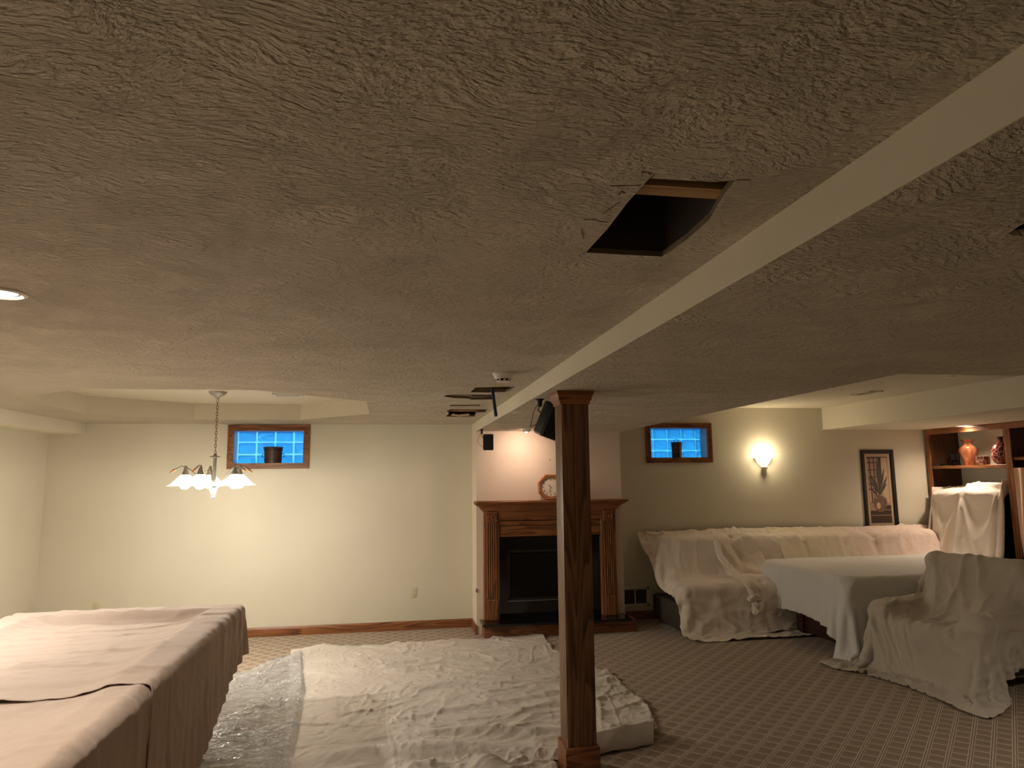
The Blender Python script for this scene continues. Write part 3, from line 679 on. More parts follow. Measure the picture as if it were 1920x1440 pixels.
# ---------------------------------------------------------------- smoke detector
t = thing('smoke_detector', 'round cream smoke detector on the textured ceiling beside the torn slits', 'smoke detector', (0.674, 4.27, H))
bm = new(); lathe(bm, [(0.070, 0), (0.070, -0.006), (0.064, -0.012), (0.052, -0.036), (0.048, -0.038)], 40); obj('base', bm, 'white_plastic', t)
bm = new(); lathe(bm, [(0.040, -0.036), (0.040, -0.050), (0.0, -0.050)], 40); obj('sensor_gap', bm, 'dark_slot', t)
bm = new()
for k in range(8):
    a = k*PI/4; box(bm, 0.036, -0.006, -0.051, 0.044, 0.006, -0.036, Matrix.Rotation(a, 4, 'Z'))
lathe(bm, [(0.045, -0.050), (0.043, -0.057), (0.0, -0.058)], 40); obj('cap', bm, 'white_plastic', t)

# ---------------------------------------------------------------- speakers
def speaker(loc, mount, rot, s, label):
    t = thing('satellite_speaker', label, 'speaker', mount)
    lc = Vector(loc)-Vector(mount)
    mt = Matrix.Translation(lc) @ rot
    bm = new(); bevbox(bm, -0.065*s, -0.055*s, -0.10*s, 0.065*s, 0.05*s, 0.10*s, 0.014*s, 3, mt); obj('cabinet', bm, 'black', t)
    bm = new(); bevbox(bm, -0.060*s, -0.066*s, -0.095*s, 0.060*s, -0.052*s, 0.095*s, 0.005*s, 2, mt); obj('front_grille', bm, 'grille', t)
    bm = new(); lathe(bm, [(0.026*s, 0), (0.026*s, -0.004), (0.014*s, -0.012), (0.013*s, -0.045), (0.009*s, -0.055), (0, -0.055)], 24); obj('ceiling_mount', bm, 'black', t)
    bk = mt @ Vector((-0.02*s, 0.055*s, 0.0)); bm = new()
    tube(bm, [(0, 0, -0.05), (-0.012*s, 0, -0.075), bk+Vector((-0.012, 0.01, 0.02)), bk], 0.0045*s, 8); obj('bracket_arm', bm, 'steel_line', t)
    bm = new(); q = mt @ Vector((-0.055*s, 0.052*s, -0.05*s))
    tube(bm, [(-0.01, 0, -0.03), (-0.035*s, 0.0, -0.08), (-0.055*s, 0.01, -0.16*s), q+Vector((-0.02, 0, -0.01)), q], 0.0022, 6); obj('speaker_wire', bm, 'black', t)
p = at(1022, 741, 2, HL)
speaker(at(1034, 789, 1, 4.78), (p.x+0.012, 4.72, HL), Matrix.Rotation(0.35, 4, 'Z') @ Matrix.Rotation(0.28, 4, 'Y') @ Matrix.Rotation(0.30, 4, 'X'), 1.22, 'large black speaker hanging from the lower ceiling beside the oak post')
p = at(902, 806, 1, 7.75)
speaker(at(915.5, 829, 1, 7.75), (p.x+0.012, 7.78, HL), Matrix.Rotation(-0.15, 4, 'Z') @ Matrix.Rotation(0.06, 4, 'X'), 0.90, 'small black speaker hanging at the chimney corner above the mantel')
# ---------------------------------------------------------------- wall fittings
def outlet(x, z, label):
    t = thing('wall_outlet', label, 'outlet', (x, YB, z))
    bm = new(); bevbox(bm, -0.036, -0.006, -0.058, 0.036, -0.0005, 0.058, 0.003, 2); obj('cover_plate', bm, 'almond', t)
    for s in (-1, 1):
        bm = new(); lathe(bm, [(0.017, 0.006), (0.017, 0.0085), (0, 0.0085)], 24, (0, 0, s*0.021), Matrix.Rotation(PI/2, 4, 'X')); r = obj('receptacle', bm, 'almond', t)
        bm = new()
        for dx in (-0.006, 0.006): box(bm, dx-0.0012, -0.0092, s*0.021-0.002, dx+0.0012, -0.0084, s*0.021+0.007)
        box(bm, -0.002, -0.0092, s*0.021-0.011, 0.002, -0.0084, s*0.021-0.007); obj('slots', bm, 'dark_slot', r, None)
outlet(0.251, 0.42, 'almond wall outlet between the chandelier wall window and the fireplace')
outlet(-3.19, 0.39, 'almond wall outlet just above the covered pool table')
t = thing('air_return_grille', 'white framed air return grille low on the wall behind the sofa end', 'vent', (2.965, YB, 0.27))
bm = new()
for q in ((-0.185, -0.115, 0.185, -0.085), (-0.185, 0.085, 0.185, 0.115), (-0.185, -0.115, -0.150, 0.115), (0.150, -0.115, 0.185, 0.115), (-0.008, -0.115, 0.008, 0.115)):
    bevbox(bm, q[0], -0.010, q[1], q[2], -0.0005, q[3], 0.002, 1)
obj('grille_frame', bm, 'grate', t)
bm = new()
for k in range(14): box(bm, -0.150, -0.007, -0.083+k*0.0125, 0.150, -0.003, -0.079+k*0.0125, None)
obj('louvre_slats', bm, 'slat_dark', t, None)
bm = new(); box(bm, -0.15, -0.0025, -0.085, 0.15, -0.0005, 0.085); obj('backing', bm, 'dark_slot', t, None)
def reg(name, x, y, z, w_, d, label, rz=0):
    t = thing(name, label, 'vent', (x, y, z), rz); bm = new()
    for q in ((-w_, -d, w_, -d+0.02), (-w_, d-0.02, w_, d), (-w_, -d, -w_+0.02, d), (w_-0.02, -d, w_, d)): box(bm, q[0], q[1], -0.008, q[2], q[3], -0.001)
    obj('frame', bm, 'white_plastic', t, None)
    bm = new()
    for k in range(7): box(bm, -w_+0.02, -d+0.02+k*(2*d-0.04)/7, -0.006, w_-0.02, -d+0.028+k*(2*d-0.04)/7, -0.002)
    obj('louvre_slats', bm, 'white_plastic', t, None)
    bm = new(); box(bm, -w_+0.02, -d+0.02, -0.0018, w_-0.02, d-0.02, -0.0008); obj('backing', bm, 'dark_slot', t, None)
reg('ceiling_register', -1.02, 6.95, TRAY_L, 0.13, 0.10, 'white ceiling register inside the tray beside the chandelier canopy')
reg('ceiling_register', 5.10, 6.80, TRAY_R, 0.075, 0.17, 'narrow ceiling register in the raised ceiling above the picture', 0.0)
bm = new(); lathe(bm, [(0.05, 0), (0.05, -0.006), (0.02, -0.012), (0, -0.012)], 24, (5.04, 5.58, TRAY_R)); tag(obj('ceiling_cover_plate', bm, 'white_plastic'), 'small round cover plate on the raised ceiling near the cabinets', 'cover plate')
bm = new(); q = at(893.5, 1107, 0, XB-0.004)
for dz in (-0.012, 0.012): box(bm, XB-0.010, q.y-0.018, q.z+dz-0.008, XB-0.0045, q.y+0.018, q.z+dz+0.008)
tag(obj('cable_jack', bm, 'dark_slot', None, None), 'tiny dark cable jack on the chimney side wall above the baseboard', 'wall jack')
for y_, lb in ((851, 'upper of two tiny wall plugs on the bare wall'), (856, 'lower of two tiny wall plugs on the bare wall')):
    q = at(28, y_, 1, YB); bm = new(); lathe(bm, [(0.006, 0), (0.005, 0.006), (0, 0.007)], 12, (q.x, YB-0.0005, q.z), Matrix.Rotation(PI/2, 4, 'X')); tag(obj('wall_plug', bm, 'dark_slot'), lb, 'wall plug')
q = at(1031, 862, 1, YC); bm = new(); lathe(bm, [(0.010, 0), (0.006, 0.003), (0, 0.003)], 12, (q.x, YC-0.0005, q.z), Matrix.Rotation(PI/2, 4, 'X')); tag(obj('nail_scar', bm, 'gypsum'), 'small nail scar in the chimney wall above the clock', 'wall mark')

# ---------------------------------------------------------------- framed picture
def picture():
    x0, x1, z0, z1 = 6.200, 6.690, 0.995, 2.070
    t = thing('framed_picture', 'tall black-framed print of a plant in an urn on the wall above the sofa', 'picture', ((x0+x1)/2, YB-0.001, z0))
    W, Hh = (x1-x0)/2, z1-z0; f = 0.055
    def at_(u, v): return (u*W, v*Hh)
    bm = new(); prof = [(0, 0.001), (0, 0.022), (0.010, 0.028), (0.040, 0.024), (f, 0.014), (f, 0.001)]
    rings = [[bm.verts.new((sx*(W-d), -y, (Hh-d if sz else d))) for sx, sz in ((-1, 0), (1, 0), (1, 1), (-1, 1))] for d, y in prof]
    for a, b in zip(rings, rings[1:]):
        for k in range(4): bm.faces.new((a[k], a[(k+1) % 4], b[(k+1) % 4], b[k]))
    obj('frame', bm, 'frame_black', t, None)
    bm = new(); box(bm, -W+f, -0.006, f, W-f, -0.002, Hh-f); obj('mount', bm, 'mount', t, None)
    a0, a1, b0, b1 = -W+f+0.035, W-f-0.035, f+0.045, Hh-f-0.040
    bm = new(); box(bm, a0, -0.0075, b0, a1, -0.006, b1); pr = obj('print', bm, 'pic_bg', t, None)
    PW, PH = a1-a0, b1-b0
    def poly(bm, pts, y=-0.0078, r=0.0):
        P = [bm.verts.new((a0+u*PW, y, b0+v*PH)) for u, v in pts]; bm.faces.new(P)
    def ell(cx, cy, rx, ry, n=28, a=0, b=2*PI): return [(cx+rx*math.cos(a+(b-a)*k/n), cy+ry*math.sin(a+(b-a)*k/n)) for k in range(n)]
    bm = new()
    poly(bm, [(0, 0), (1, 0), (1, .11), (0, .11)]); poly(bm, [(0, .12), (1, .12), (1, .19), (0.55, .19), (0, .185)]); poly(bm, [(.60, .20), (1, .20), (1, .265), (.72, .26)])
    for u in (.10, .30): poly(bm, [(u, .30), (u+.05, .30), (u+.04, .985), (u-.01, .985)])
    for v in (.50, .58, .68, .79, .90): poly(bm, [(0, v), (.42, v+.005), (.42, v+.018), (0, v+.016)])
    poly(bm, [(.52, .60), (.66, .60), (.66, 1), (.52, 1)]); poly(bm, [(0, .975), (1, .985), (1, 1), (0, 1)])
    obj('window_lattice_drawing', bm, 'pic_dark', pr, None)
    bm = new(); poly(bm, [(.68, .30), (.96, .30), (.94, .985), (.68, .985)], -0.00785); poly(bm, [(.02, .32), (.10, .32), (.10, .49), (.02, .49)], -0.00785); obj('pale_patches', bm, 'mount', pr, None)
    bm = new()
    prof = [(.50, .445), (.62, .45), (.60, .425), (.72, .40), (.82, .36), (.85, .31), (.82, .25), (.72, .195), (.62, .165)]
    pts = [(u, v) for u, v in prof]; pts += [(1.04-u, v) for u, v in prof[::-1]]
    poly(bm, [(u-.02, v) for u, v in pts], -0.0082); obj('urn_drawing', bm, 'pic_mid', pr, None)
    bm = new()
    for (u0, v0, u1, v1, w_) in ((.5, .42, .47, .98, .075), (.5, .42, .80, .83, .055), (.5, .42, .93, .71, .055), (.5, .42, .88, .60, .05), (.5, .42, .06, .78, .055), (.5, .42, .02, .68, .055), (.5, .42, .62, .90, .05), (.5, .42, .30, .66, .05), (.5, .40, .12, .50, .05)):
        d = (u1-u0, v1-v0); L_ = math.hypot(*d); n = (-d[1]/L_, d[0]/L_*0.35)
        P = [(u0, v0)]
        for s, wd in ((.35, .7), (.62, 1), (.85, .6)): P.append((u0+d[0]*s+n[0]*w_*wd, v0+d[1]*s+n[1]*w_*wd))
        P.append((u1, v1))
        for s, wd in ((.85, .6), (.62, 1), (.35, .7)): P.append((u0+d[0]*s-n[0]*w_*wd, v0+d[1]*s-n[1]*w_*wd))
        poly(bm, P, -0.0086-random.random()*0.0006)
    obj('leaf_drawing', bm, 'pic_leaf', pr, None)
    bm = new()
    for (u0, v0, u1, v1) in ((.36, .44, .62, .405), (.40, .43, .30, .36), (.60, .44, .70, .37)):
        n = Vector((v1-v0, u0-u1)).normalized()*0.012
        poly(bm, [(u0-n.x, v0-n.y*.3), (u1-n.x, v1-n.y*.3), (u1+n.x, v1+n.y*.3), (u0+n.x, v0+n.y*.3)], -0.0094)
    poly(bm, [(u, v) for u, v in ell(.40, .26, .10, .05)], -0.0094)
    obj('highlight_strokes', bm, 'mount', pr, None)
picture()

# ---------------------------------------------------------------- sconce
t = thing('wall_sconce', 'lit bowl-shaped wall sconce glowing on the wall above the covered sofa', 'wall lamp', (4.785, YB, 1.90))
bm = new(); n = 24; R_ = 0.115
prof = [(1.0, 0.075), (0.93, 0.05), (0.78, 0.02), (0.55, -0.015), (0.35, -0.035), (0.28, -0.05)]
rings = [[bm.verts.new((R_*r*math.cos(PI+PI*k/n), 0.78*R_*r*math.sin(PI+PI*k/n)-0.004, z)) for k in range(n+1)] for r, z in prof]
for a, b in zip(rings, rings[1:]):
    for k in range(n): bm.faces.new((a[k], a[k+1], b[k+1], b[k]))
o = obj('glass_bowl', bm, 'sconce_lit', t); md = o.modifiers.new('thickness', 'SOLIDIFY'); md.thickness = 0.004
bm = new(); lathe(bm, [(0.034, -0.045), (0.036, -0.055), (0.020, -0.075), (0.008, -0.10), (0, -0.105)], 24, (0, -0.042, 0)); box(bm, -0.03, -0.012, -0.09, 0.03, -0.001, -0.03); obj('finial_mount', bm, 'white_plastic', t)
add_light('sconce_bulb', 'POINT', (4.785, YB-0.11, 1.99), 4.0, (1.0, 0.80, 0.52), 0.05)

# ---------------------------------------------------------------- chandelier
def chandelier():
    cx, cy = -1.625, 6.80
    t = thing('chandelier', 'five-arm chandelier with white cone shades hanging from the tray ceiling', 'chandelier', (cx, cy, TRAY_L))
    DZ = -0.027
    Z = lambda z: z-TRAY_L+DZ
    bm = new(); lathe(bm, [(0.082, 0), (0.080, -0.010), (0.062, -0.028), (0.030, -0.045), (0.014, -0.060), (0.010, -0.072), (0, -0.072)], 36); obj('canopy', bm, 'nickel', t)
    bm = new(); top, bot = -0.072, Z(2.02); nl = 17; dl = (top-bot)/nl
    for k in range(nl):                                     # chain links, alternately turned
        zc = top-(k+.5)*dl; R_ = Matrix.Rotation((k % 2)*PI/2+0.3, 4, 'Z')
        pts = [Vector((0.009*math.cos(a), 0, dl*0.66*math.sin(a))) for a in [2*PI*i/12 for i in range(13)]]
        tube(bm, [(R_ @ p)+Vector((0, 0, zc)) for p in pts], 0.0024, 6, False)
    obj('chain', bm, 'brass_chain', t)
    bm = new(); lathe(bm, [(0.0, 2.03), (0.012, 2.025), (0.014, 2.005), (0.046, 1.997), (0.048, 1.990), (0.018, 1.984), (0.016, 1.97), (0.0155, 1.74), (0, 1.735)], 28)
    for v in bm.verts: v.co.z = Z(v.co.z)
    obj('stem', bm, 'nickel', t)
    bm = new(); lathe(bm, [(0, 1.735), (0.030, 1.722), (0.040, 1.712), (0.038, 1.704), (0.018, 1.642), (0.014, 1.637), (0.021, 1.626), (0.014, 1.614), (0, 1.612)], 28)
    for v in bm.verts: v.co.z = Z(v.co.z)
    obj('centre_cup', bm, 'cup_glass', t)
    RA = 0.245
    for k in range(5):
        a = PI+k*2*PI/5+0.07; d = Vector((math.cos(a), math.sin(a), 0)); bm = new()
        pts = []
        for i in range(19):
            s = i/18; ang = s*PI*0.60
            r = 0.026+(RA+0.075)*math.sin(ang*0.83)*1.0 if False else 0.026+(RA+0.095-0.026)*s**0.85
            z = 1.705+0.205*math.sin(min(1, s*1.22)*PI/2)-max(0, s-0.78)*0.16
            pts.append(d*r+Vector((0, 0, Z(z))))
        tube(bm, pts, 0.0065, 10); arm = obj('arm', bm, 'nickel', t)
        bm = new(); p = pts[-1]; dd = (pts[-1]-pts[-3]).normalized(); tube(bm, [p-dd*0.004, p, p+dd*0.050], [0.011, 0.013, 0.001], 14); obj('cone_tip', bm, 'brass', arm)
        P = d*RA; px = P.x; py = P.y
        bm = new(); lathe(bm, [(0.006, 1.915), (0.010, 1.912), (0.012, 1.895), (0.022, 1.86), (0.030, 1.835), (0.032, 1.832)], 20, (px, py, DZ-TRAY_L)); obj('socket_cup', bm, 'nickel', arm)
        bm = new(); lathe(bm, [(0.034, 1.833), (0.040, 1.830), (0.128, 1.742), (0.150, 1.733), (0.148, 1.730), (0.126, 1.738), (0.038, 1.826)], 40, (px, py, DZ-TRAY_L)); obj('lamp_shade', bm, 'shade_lit', t)
        bm = new(); lathe(bm, [(0, 1.80), (0.02, 1.795), (0.034, 1.775), (0.043, 1.755), (0.044, 1.738), (0.039, 1.720), (0.024, 1.706), (0, 1.702)], 28, (px, py, DZ-TRAY_L)); obj('bulb', bm, 'bulb_lit', t)
        add_light('chandelier_bulb', 'POINT', (cx+px, cy+py, 1.650), CH_POW, (1.0, 0.91, 0.76), 0.04)
M['brass_chain'] = simple('aged_brass_chain', (0.20, 0.13, 0.06), 0.35, 0.9)
CH_POW = 8.0
chandelier()

# ---------------------------------------------------------------- pots on the window ledges
def bucket(x, z, w_, h, label, handle_up=False, nm='wooden_bucket'):
    t = thing(nm, label, 'bucket', (x, YB+0.07, z))
    bm = new(); lathe(bm, [(0, 0.002), (w_*0.46, 0.002), (w_*0.5, h), (w_*0.46, h), (w_*0.43, 0.01), (0, 0.01)], 36); obj('body', bm, 'bucket', t)
    bm = new(); lathe(bm, [(w_*0.50, h*0.93), (w_*0.54, h*0.94), (w_*0.54, h), (w_*0.49, h+0.006), (0, h+0.006)], 36); obj('lid', bm, 'bucket', t)
    for zz in (0.18, 0.80):
        bm = new(); r_ = w_*(0.46+0.04*zz)+0.001; lathe(bm, [(r_, h*zz), (r_+0.004, h*zz), (r_+0.004, h*zz+0.012), (r_, h*zz+0.012)], 36); obj('metal_band', bm, 'black', t)
    if handle_up:
        bm = new(); tube(bm, [Vector((w_*0.25*math.cos(a), 0, h+0.004+0.038*math.sin(a))) for a in [PI*i/12 for i in range(13)]], 0.003, 8); obj('handle', bm, 'black', t)
    else:
        for s in (-1, 1):
            bm = new(); tube(bm, [(s*w_*0.49, 0, h*0.62), (s*(w_*0.49+0.018), 0, h*0.58), (s*(w_*0.49+0.026), 0, h*0.42), (s*(w_*0.47+0.008), 0, h*0.38)], 0.004, 8); obj('handle', bm, 'black', t)
a = inner(W1); bucket(at(512, 860, 1, YB+0.07).x, a[1], 0.21, 0.185, 'dark slatted wooden bucket in the window by the chandelier')
a = inner(W2); bucket(at(1269, 850, 1, YB+0.07).x, a[1], 0.135, 0.195, 'small dark lidded pail in the window nearer the sconce', True, 'lidded_pail')

# ---------------------------------------------------------------- oak cabinets along the right wall
XF, XD = 7.20, 7.68
def cabinet(y0, y1, label, shelf_z, idx):
    """bay from y0 (near) to y1 (far); face frame at XF"""
    t = thing('wall_cabinet', label, 'cabinet', (XF, (y0+y1)/2, 0)); oy = (y0+y1)/2; ox = XF
    def B(bm, x0, ya, z0, x1, yb, z1, r=0.002): bevbox(bm, x0-ox, ya-oy, z0, x1-ox, yb-oy, z1, r, 1)
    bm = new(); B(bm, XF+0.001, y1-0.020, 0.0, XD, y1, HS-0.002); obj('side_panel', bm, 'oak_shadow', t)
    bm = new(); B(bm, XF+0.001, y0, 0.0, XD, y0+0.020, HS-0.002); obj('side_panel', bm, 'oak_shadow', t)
    bm = new(); B(bm, XF-0.02, y1-0.060, 0.0, XF, y1, HS-0.002); obj('face_stile', bm, 'oakZ', t)
    bm = new(); B(bm, XF-0.02, y0, 0.0, XF, y0+0.030, HS-0.002); obj('face_stile', bm, 'oakZ', t)
    bm = new(); B(bm, XF-0.022, y0+0.030, HS-0.075, XF, y1-0.060, HS-0.002); B(bm, XF-0.030, y0, HS-0.030, XF-0.020, y1, HS-0.002, 0.003); obj('top_rail', bm, 'oakY', t)
    bm = new(); B(bm, XF+0.008, y0+0.022, shelf_z-0.036, XD-0.02, y1-0.022, shelf_z); obj('shelf', bm, 'oakY', t)
    bm = new(); B(bm, XF+0.008, y0+0.022, 0.66, XD-0.02, y1-0.022, 0.70); obj('base_shelf', bm, 'oakY', t)
    for k in range(2):
        ya = y0+0.035+(y1-y0-0.10)/2*k; yb = ya+(y1-y0-0.10)/2-0.004
        bm = new(); B(bm, XF-0.018, ya, 0.08, XF-0.001, yb, 0.65); d = obj('door', bm, 'oakZ', t)
        bm = new(); lathe(bm, [(0, 0), (0.006, 0), (0.006, 0.012), (0.014, 0.018), (0.012, 0.028), (0, 0.030)], 16, (XF-0.019-ox, (yb-0.03 if k == 0 else ya+0.03)-oy, 0.55), Matrix.Rotation(-PI/2, 4, 'Y')); obj('knob', bm, 'brass', d)
YA, YBAY = 7.19, 8.46
cabinet(YA, YBAY, 'oak wall cabinet bay with vases on its shelf, in the far corner', 1.842, 0)
cabinet(5.90, YA-0.002, 'oak wall cabinet bay nearer the camera with a peach cloth hanging in it', 1.925, 1)
bm = new(); box(bm, XD, 5.9, 0, XW, YB, HS); struct('wall_behind_cabinets', bm, 'wall')
# things on the shelf
SZ = 1.842
bm = new(); P = [(0, 0.001), (0.052, 0.001), (0.055, 0.010), (0.070, 0.06), (0.104, 0.150), (0.112, 0.195), (0.100, 0.235), (0.060, 0.265), (0.045, 0.285), (0.048, 0.305), (0.078, 0.330), (0.080, 0.334), (0.070, 0.334), (0.040, 0.300), (0, 0.29)]
lathe(bm, P, 40, (7.36, 7.945, SZ)); tag(obj('copper_vase', bm, 'copper'), 'tall copper-glazed vase with flared rim on the oak shelf', 'vase')
bm = new(); lathe(bm, [(0, 0.001), (0.062, 0.001), (0.075, 0.012), (0.080, 0.06), (0.077, 0.10), (0.080, 0.108), (0.070, 0.112), (0, 0.112)], 36, (7.33, 7.70, SZ)); tag(obj('woven_box', bm, 'woven'), 'low round dark woven box between the two vases', 'box')
bm = new(); lathe(bm, [(0, 0.001), (0.05, 0.001), (0.085, 0.03), (0.108, 0.10), (0.108, 0.16), (0.088, 0.23), (0.045, 0.275), (0.030, 0.285), (0.030, 0.325), (0.034, 0.328), (0.034, 0.345), (0, 0.345)], 40, (7.37, 7.455, SZ)); tag(obj('bottle_vase', bm, 'veined'), 'dark red bottle vase with pale veins beside the cabinet divider', 'vase')
bm = new(); lathe(bm, [(0, 0.001), (0.045, 0.001), (0.050, 0.006), (0.012, 0.02), (0.012, 0.05), (0.060, 0.075), (0.068, 0.15), (0.062, 0.15), (0.055, 0.08), (0, 0.07)], 36, (7.45, 8.28, SZ)); tag(obj('glass_goblet', bm, 'black_glass'), 'dark smoked glass goblet in the shaded shelf corner', 'goblet')
bm = new(); lathe(bm, [(0, 0.001), (0.03, 0.001), (0.045, 0.02), (0.042, 0.035), (0, 0.045)], 28, (7.30, 8.33, SZ)); tag(obj('small_dish', bm, 'black_glass'), 'small dark glass dish in front of the smoked goblet', 'dish')
# ---------------------------------------------------------------- furniture under the sheets + draped cloth
def rmat(rx=0, ry=0, rz=0): return np.array((Matrix.Rotation(rz, 3, 'Z') @ Matrix.Rotation(ry, 3, 'Y') @ Matrix.Rotation(rx, 3, 'X')))
class Box:
    """rounded solid the cloth rests on (centre, half sizes, rotation, edge radius)"""
    def __init__(s, c, h, R=None, r=0.03): s.c = np.array(c, float); s.h = np.array(h, float)-r; s.R = np.eye(3) if R is None else R; s.r = r
    def push(s, P, off):
        q = (P-s.c) @ s.R; a = np.abs(q)-s.h; sg = np.where(q >= 0, 1.0, -1.0)
        o = np.maximum(a, 0); ln = np.linalg.norm(o, axis=-1); inside = ln < 1e-9
        d = np.where(inside, a.max(-1), ln)-s.r-off
        n = np.zeros_like(q); m_ = ~inside; n[m_] = o[m_]/ln[m_][:, None]
        if inside.any():
            k = a[inside].argmax(-1); t_ = np.zeros((k.size, 3)); t_[np.arange(k.size), k] = 1; n[inside] = t_
        n = (n*sg) @ s.R.T
        return d, n
def drape(quad, nu, nv, z0, solids, steps=110, iters=14, off=0.006, gather=(1.0, 1.0), pins=None, mu=0.35, seed=1, xyz=None, zfun=None, bend=0.25, limits=None, move=None):
    rng = np.random.RandomState(seed)
    u = np.linspace(0, 1, nu)[:, None, None]; v = np.linspace(0, 1, nv)[None, :, None]
    q = np.array(quad, float)
    if q.shape[1] == 2: q = np.hstack([q, np.full((4, 1), z0)])
    P = (1-u)*(1-v)*q[0]+u*(1-v)*q[1]+u*v*q[2]+(1-u)*v*q[3]
    if zfun is not None: P[..., 2] = zfun(P[..., 0], P[..., 1])
    P = P+rng.randn(nu, nv, 3)*0.0015
    def length(a, b, g): return np.linalg.norm(a-b, axis=-1)*g
    gu, gv = gather
    cons = []
    def add(sa, sb, g, st):
        A, B_ = P[sa], P[sb]
        if A.shape[0] and A.shape[1]: cons.append((sa, sb, np.linalg.norm(A-B_, axis=-1)*g, st))
    S = slice
    for k in (0, 1):
        n_ = (nu-1-k+1)//2; add((S(k, k+2*n_-1, 2), S(None)), (S(k+1, k+2*n_, 2), S(None)), gu, 1.0)
        n_ = (nv-1-k+1)//2; add((S(None), S(k, k+2*n_-1, 2)), (S(None), S(k+1, k+2*n_, 2)), gv, 1.0)
    gd = math.sqrt((gu*gu+gv*gv)/2)
    for k in (0, 1):
        n_ = (nu-1-k+1)//2
        add((S(k, k+2*n_-1, 2), S(0, nv-1)), (S(k+1, k+2*n_, 2), S(1, nv)), gd, 0.35)
        add((S(k, k+2*n_-1, 2), S(1, nv)), (S(k+1, k+2*n_, 2), S(0, nv-1)), gd, 0.35)
    for k in range(0, 4):                                   # bending, spans of two cells
        n_ = (nu-2-k+3)//4
        if n_ > 0: add((S(k, k+4*(n_-1)+1, 4), S(None)), (S(k+2, k+2+4*(n_-1)+1, 4), S(None)), gu, bend)
        n_ = (nv-2-k+3)//4
        if n_ > 0: add((S(None), S(k, k+4*(n_-1)+1, 4)), (S(None), S(k+2, k+2+4*(n_-1)+1, 4)), gv, bend)
    pin = np.zeros((nu, nv), bool)
    if pins is not None: pin = pins(np.arange(nu)[:, None]/(nu-1), np.arange(nv)[None, :]/(nv-1)) & np.ones((nu, nv), bool)
    P0 = P.copy(); w_ = np.where(pin, 0.0, 1.0)
    V = np.zeros_like(P); dt = 1/50.0
    for st in range(steps):
        V[..., 2] -= 9.8*dt; V *= 0.975 if st < steps*0.6 else 0.93
        Q = P+V*dt*w_[..., None]
        for it in range(iters):
            for sa, sb, L0, k in cons:
                d = Q[sb]-Q[sa]; l = np.linalg.norm(d, axis=-1); wa, wb = w_[sa], w_[sb]; ws = wa+wb+1e-9
                c = (k*(l-L0)/(l+1e-9)/ws)[..., None]*d
                Q[sa] += c*wa[..., None]; Q[sb] -= c*wb[..., None]
            if it % 3 == 2 or it == iters-1:
                flat = Q.reshape(-1, 3); old = P.reshape(-1, 3)
                for s in solids:
                    lo = s.c-np.abs(s.R) @ (s.h+s.r+off+0.02); hi = s.c+np.abs(s.R) @ (s.h+s.r+off+0.02)
                    idx = np.nonzero(((flat > lo) & (flat < hi)).all(1))[0]
                    if idx.size == 0: continue
                    d, n = s.push(flat[idx], off); m_ = d < 0
                    if not m_.any(): continue
                    i2 = idx[m_]; n2 = n[m_]; flat[i2] -= d[m_][:, None]*n2
                    tv = flat[i2]-old[i2]; tv -= (tv*n2).sum(1)[:, None]*n2; flat[i2] -= tv*mu
                m_ = flat[:, 2] < off
                if m_.any():
                    flat[m_, 2] = off; tv = flat[m_, :2]-old[m_, :2]; flat[m_, :2] -= tv*0.6
                if limits is not None: limits(flat)
                Q = flat.reshape(Q.shape)
            Q[pin] = P0[pin]
        V = (Q-P)/dt; P = Q
        sp = np.linalg.norm(V, axis=-1, keepdims=True); V *= np.minimum(1, 3.0/(sp+1e-9))
    return P
def grid_mesh(name, P, m, parent=None, thick=0.003, sub=1, smooth=1):
    for _ in range(smooth):
        Q = P.copy(); Q[1:-1, 1:-1] = P[1:-1, 1:-1]*0.5+(P[:-2, 1:-1]+P[2:, 1:-1]+P[1:-1, :-2]+P[1:-1, 2:])*0.125; P = Q
    nu, nv = P.shape[:2]; idx = np.arange(nu*nv).reshape(nu, nv)
    f = np.stack([idx[:-1, :-1], idx[1:, :-1], idx[1:, 1:], idx[:-1, 1:]], -1).reshape(-1, 4)
    me = bpy.data.meshes.new(name); me.from_pydata(P.reshape(-1, 3).tolist(), [], f.tolist()); me.materials.append(M[m] if isinstance(m, str) else m)
    me.polygons.foreach_set('use_smooth', [True]*len(me.polygons))
    o = bpy.data.objects.new(name, me); C.objects.link(o)
    if parent: o.parent = parent
    if thick: md = o.modifiers.new('thickness', 'SOLIDIFY'); md.thickness = thick; md.offset = 1.0
    if sub: md = o.modifiers.new('subdivision', 'SUBSURF'); md.levels = sub; md.render_levels = sub
    return o
def upsample(P):
    nu, nv = P.shape[:2]; Q = np.zeros((2*nu-1, 2*nv-1, 3)); Q[::2, ::2] = P
    def mid(A): 
        B = np.pad(A, ((1, 1), (0, 0), (0, 0)), mode='reflect', reflect_type='odd'); return (-B[:-3]+9*B[1:-2]+9*B[2:-1]-B[3:])/16
    Q[1::2, ::2] = mid(P); Q[:, 1::2] = mid(Q[:, ::2].transpose(1, 0, 2)).transpose(1, 0, 2)
    return Q
def wrinkle(P, Lu, Lv, amp, seed, s=1.0):
    """finer grid with creases pressed into the cloth along its normals"""
    P = upsample(P); nu, nv = P.shape[:2]
    du = np.gradient(P, axis=0); dv = np.gradient(P, axis=1); n = np.cross(du, dv); n /= np.linalg.norm(n, axis=-1, keepdims=True)+1e-9
    n *= np.where(n[..., 2:].mean() < 0, -1, 1)
    U, Vv = np.meshgrid(np.linspace(0, Lu, nu)+seed*3.7, np.linspace(0, Lv, nv)+seed*1.3, indexing='ij')
    big = vnoise(U*3.0, Vv*3.0, seed+60)-0.5
    return P+n*((crumple(U*s, Vv*s, 1.0)*amp+big*0.012*amp)[..., None])
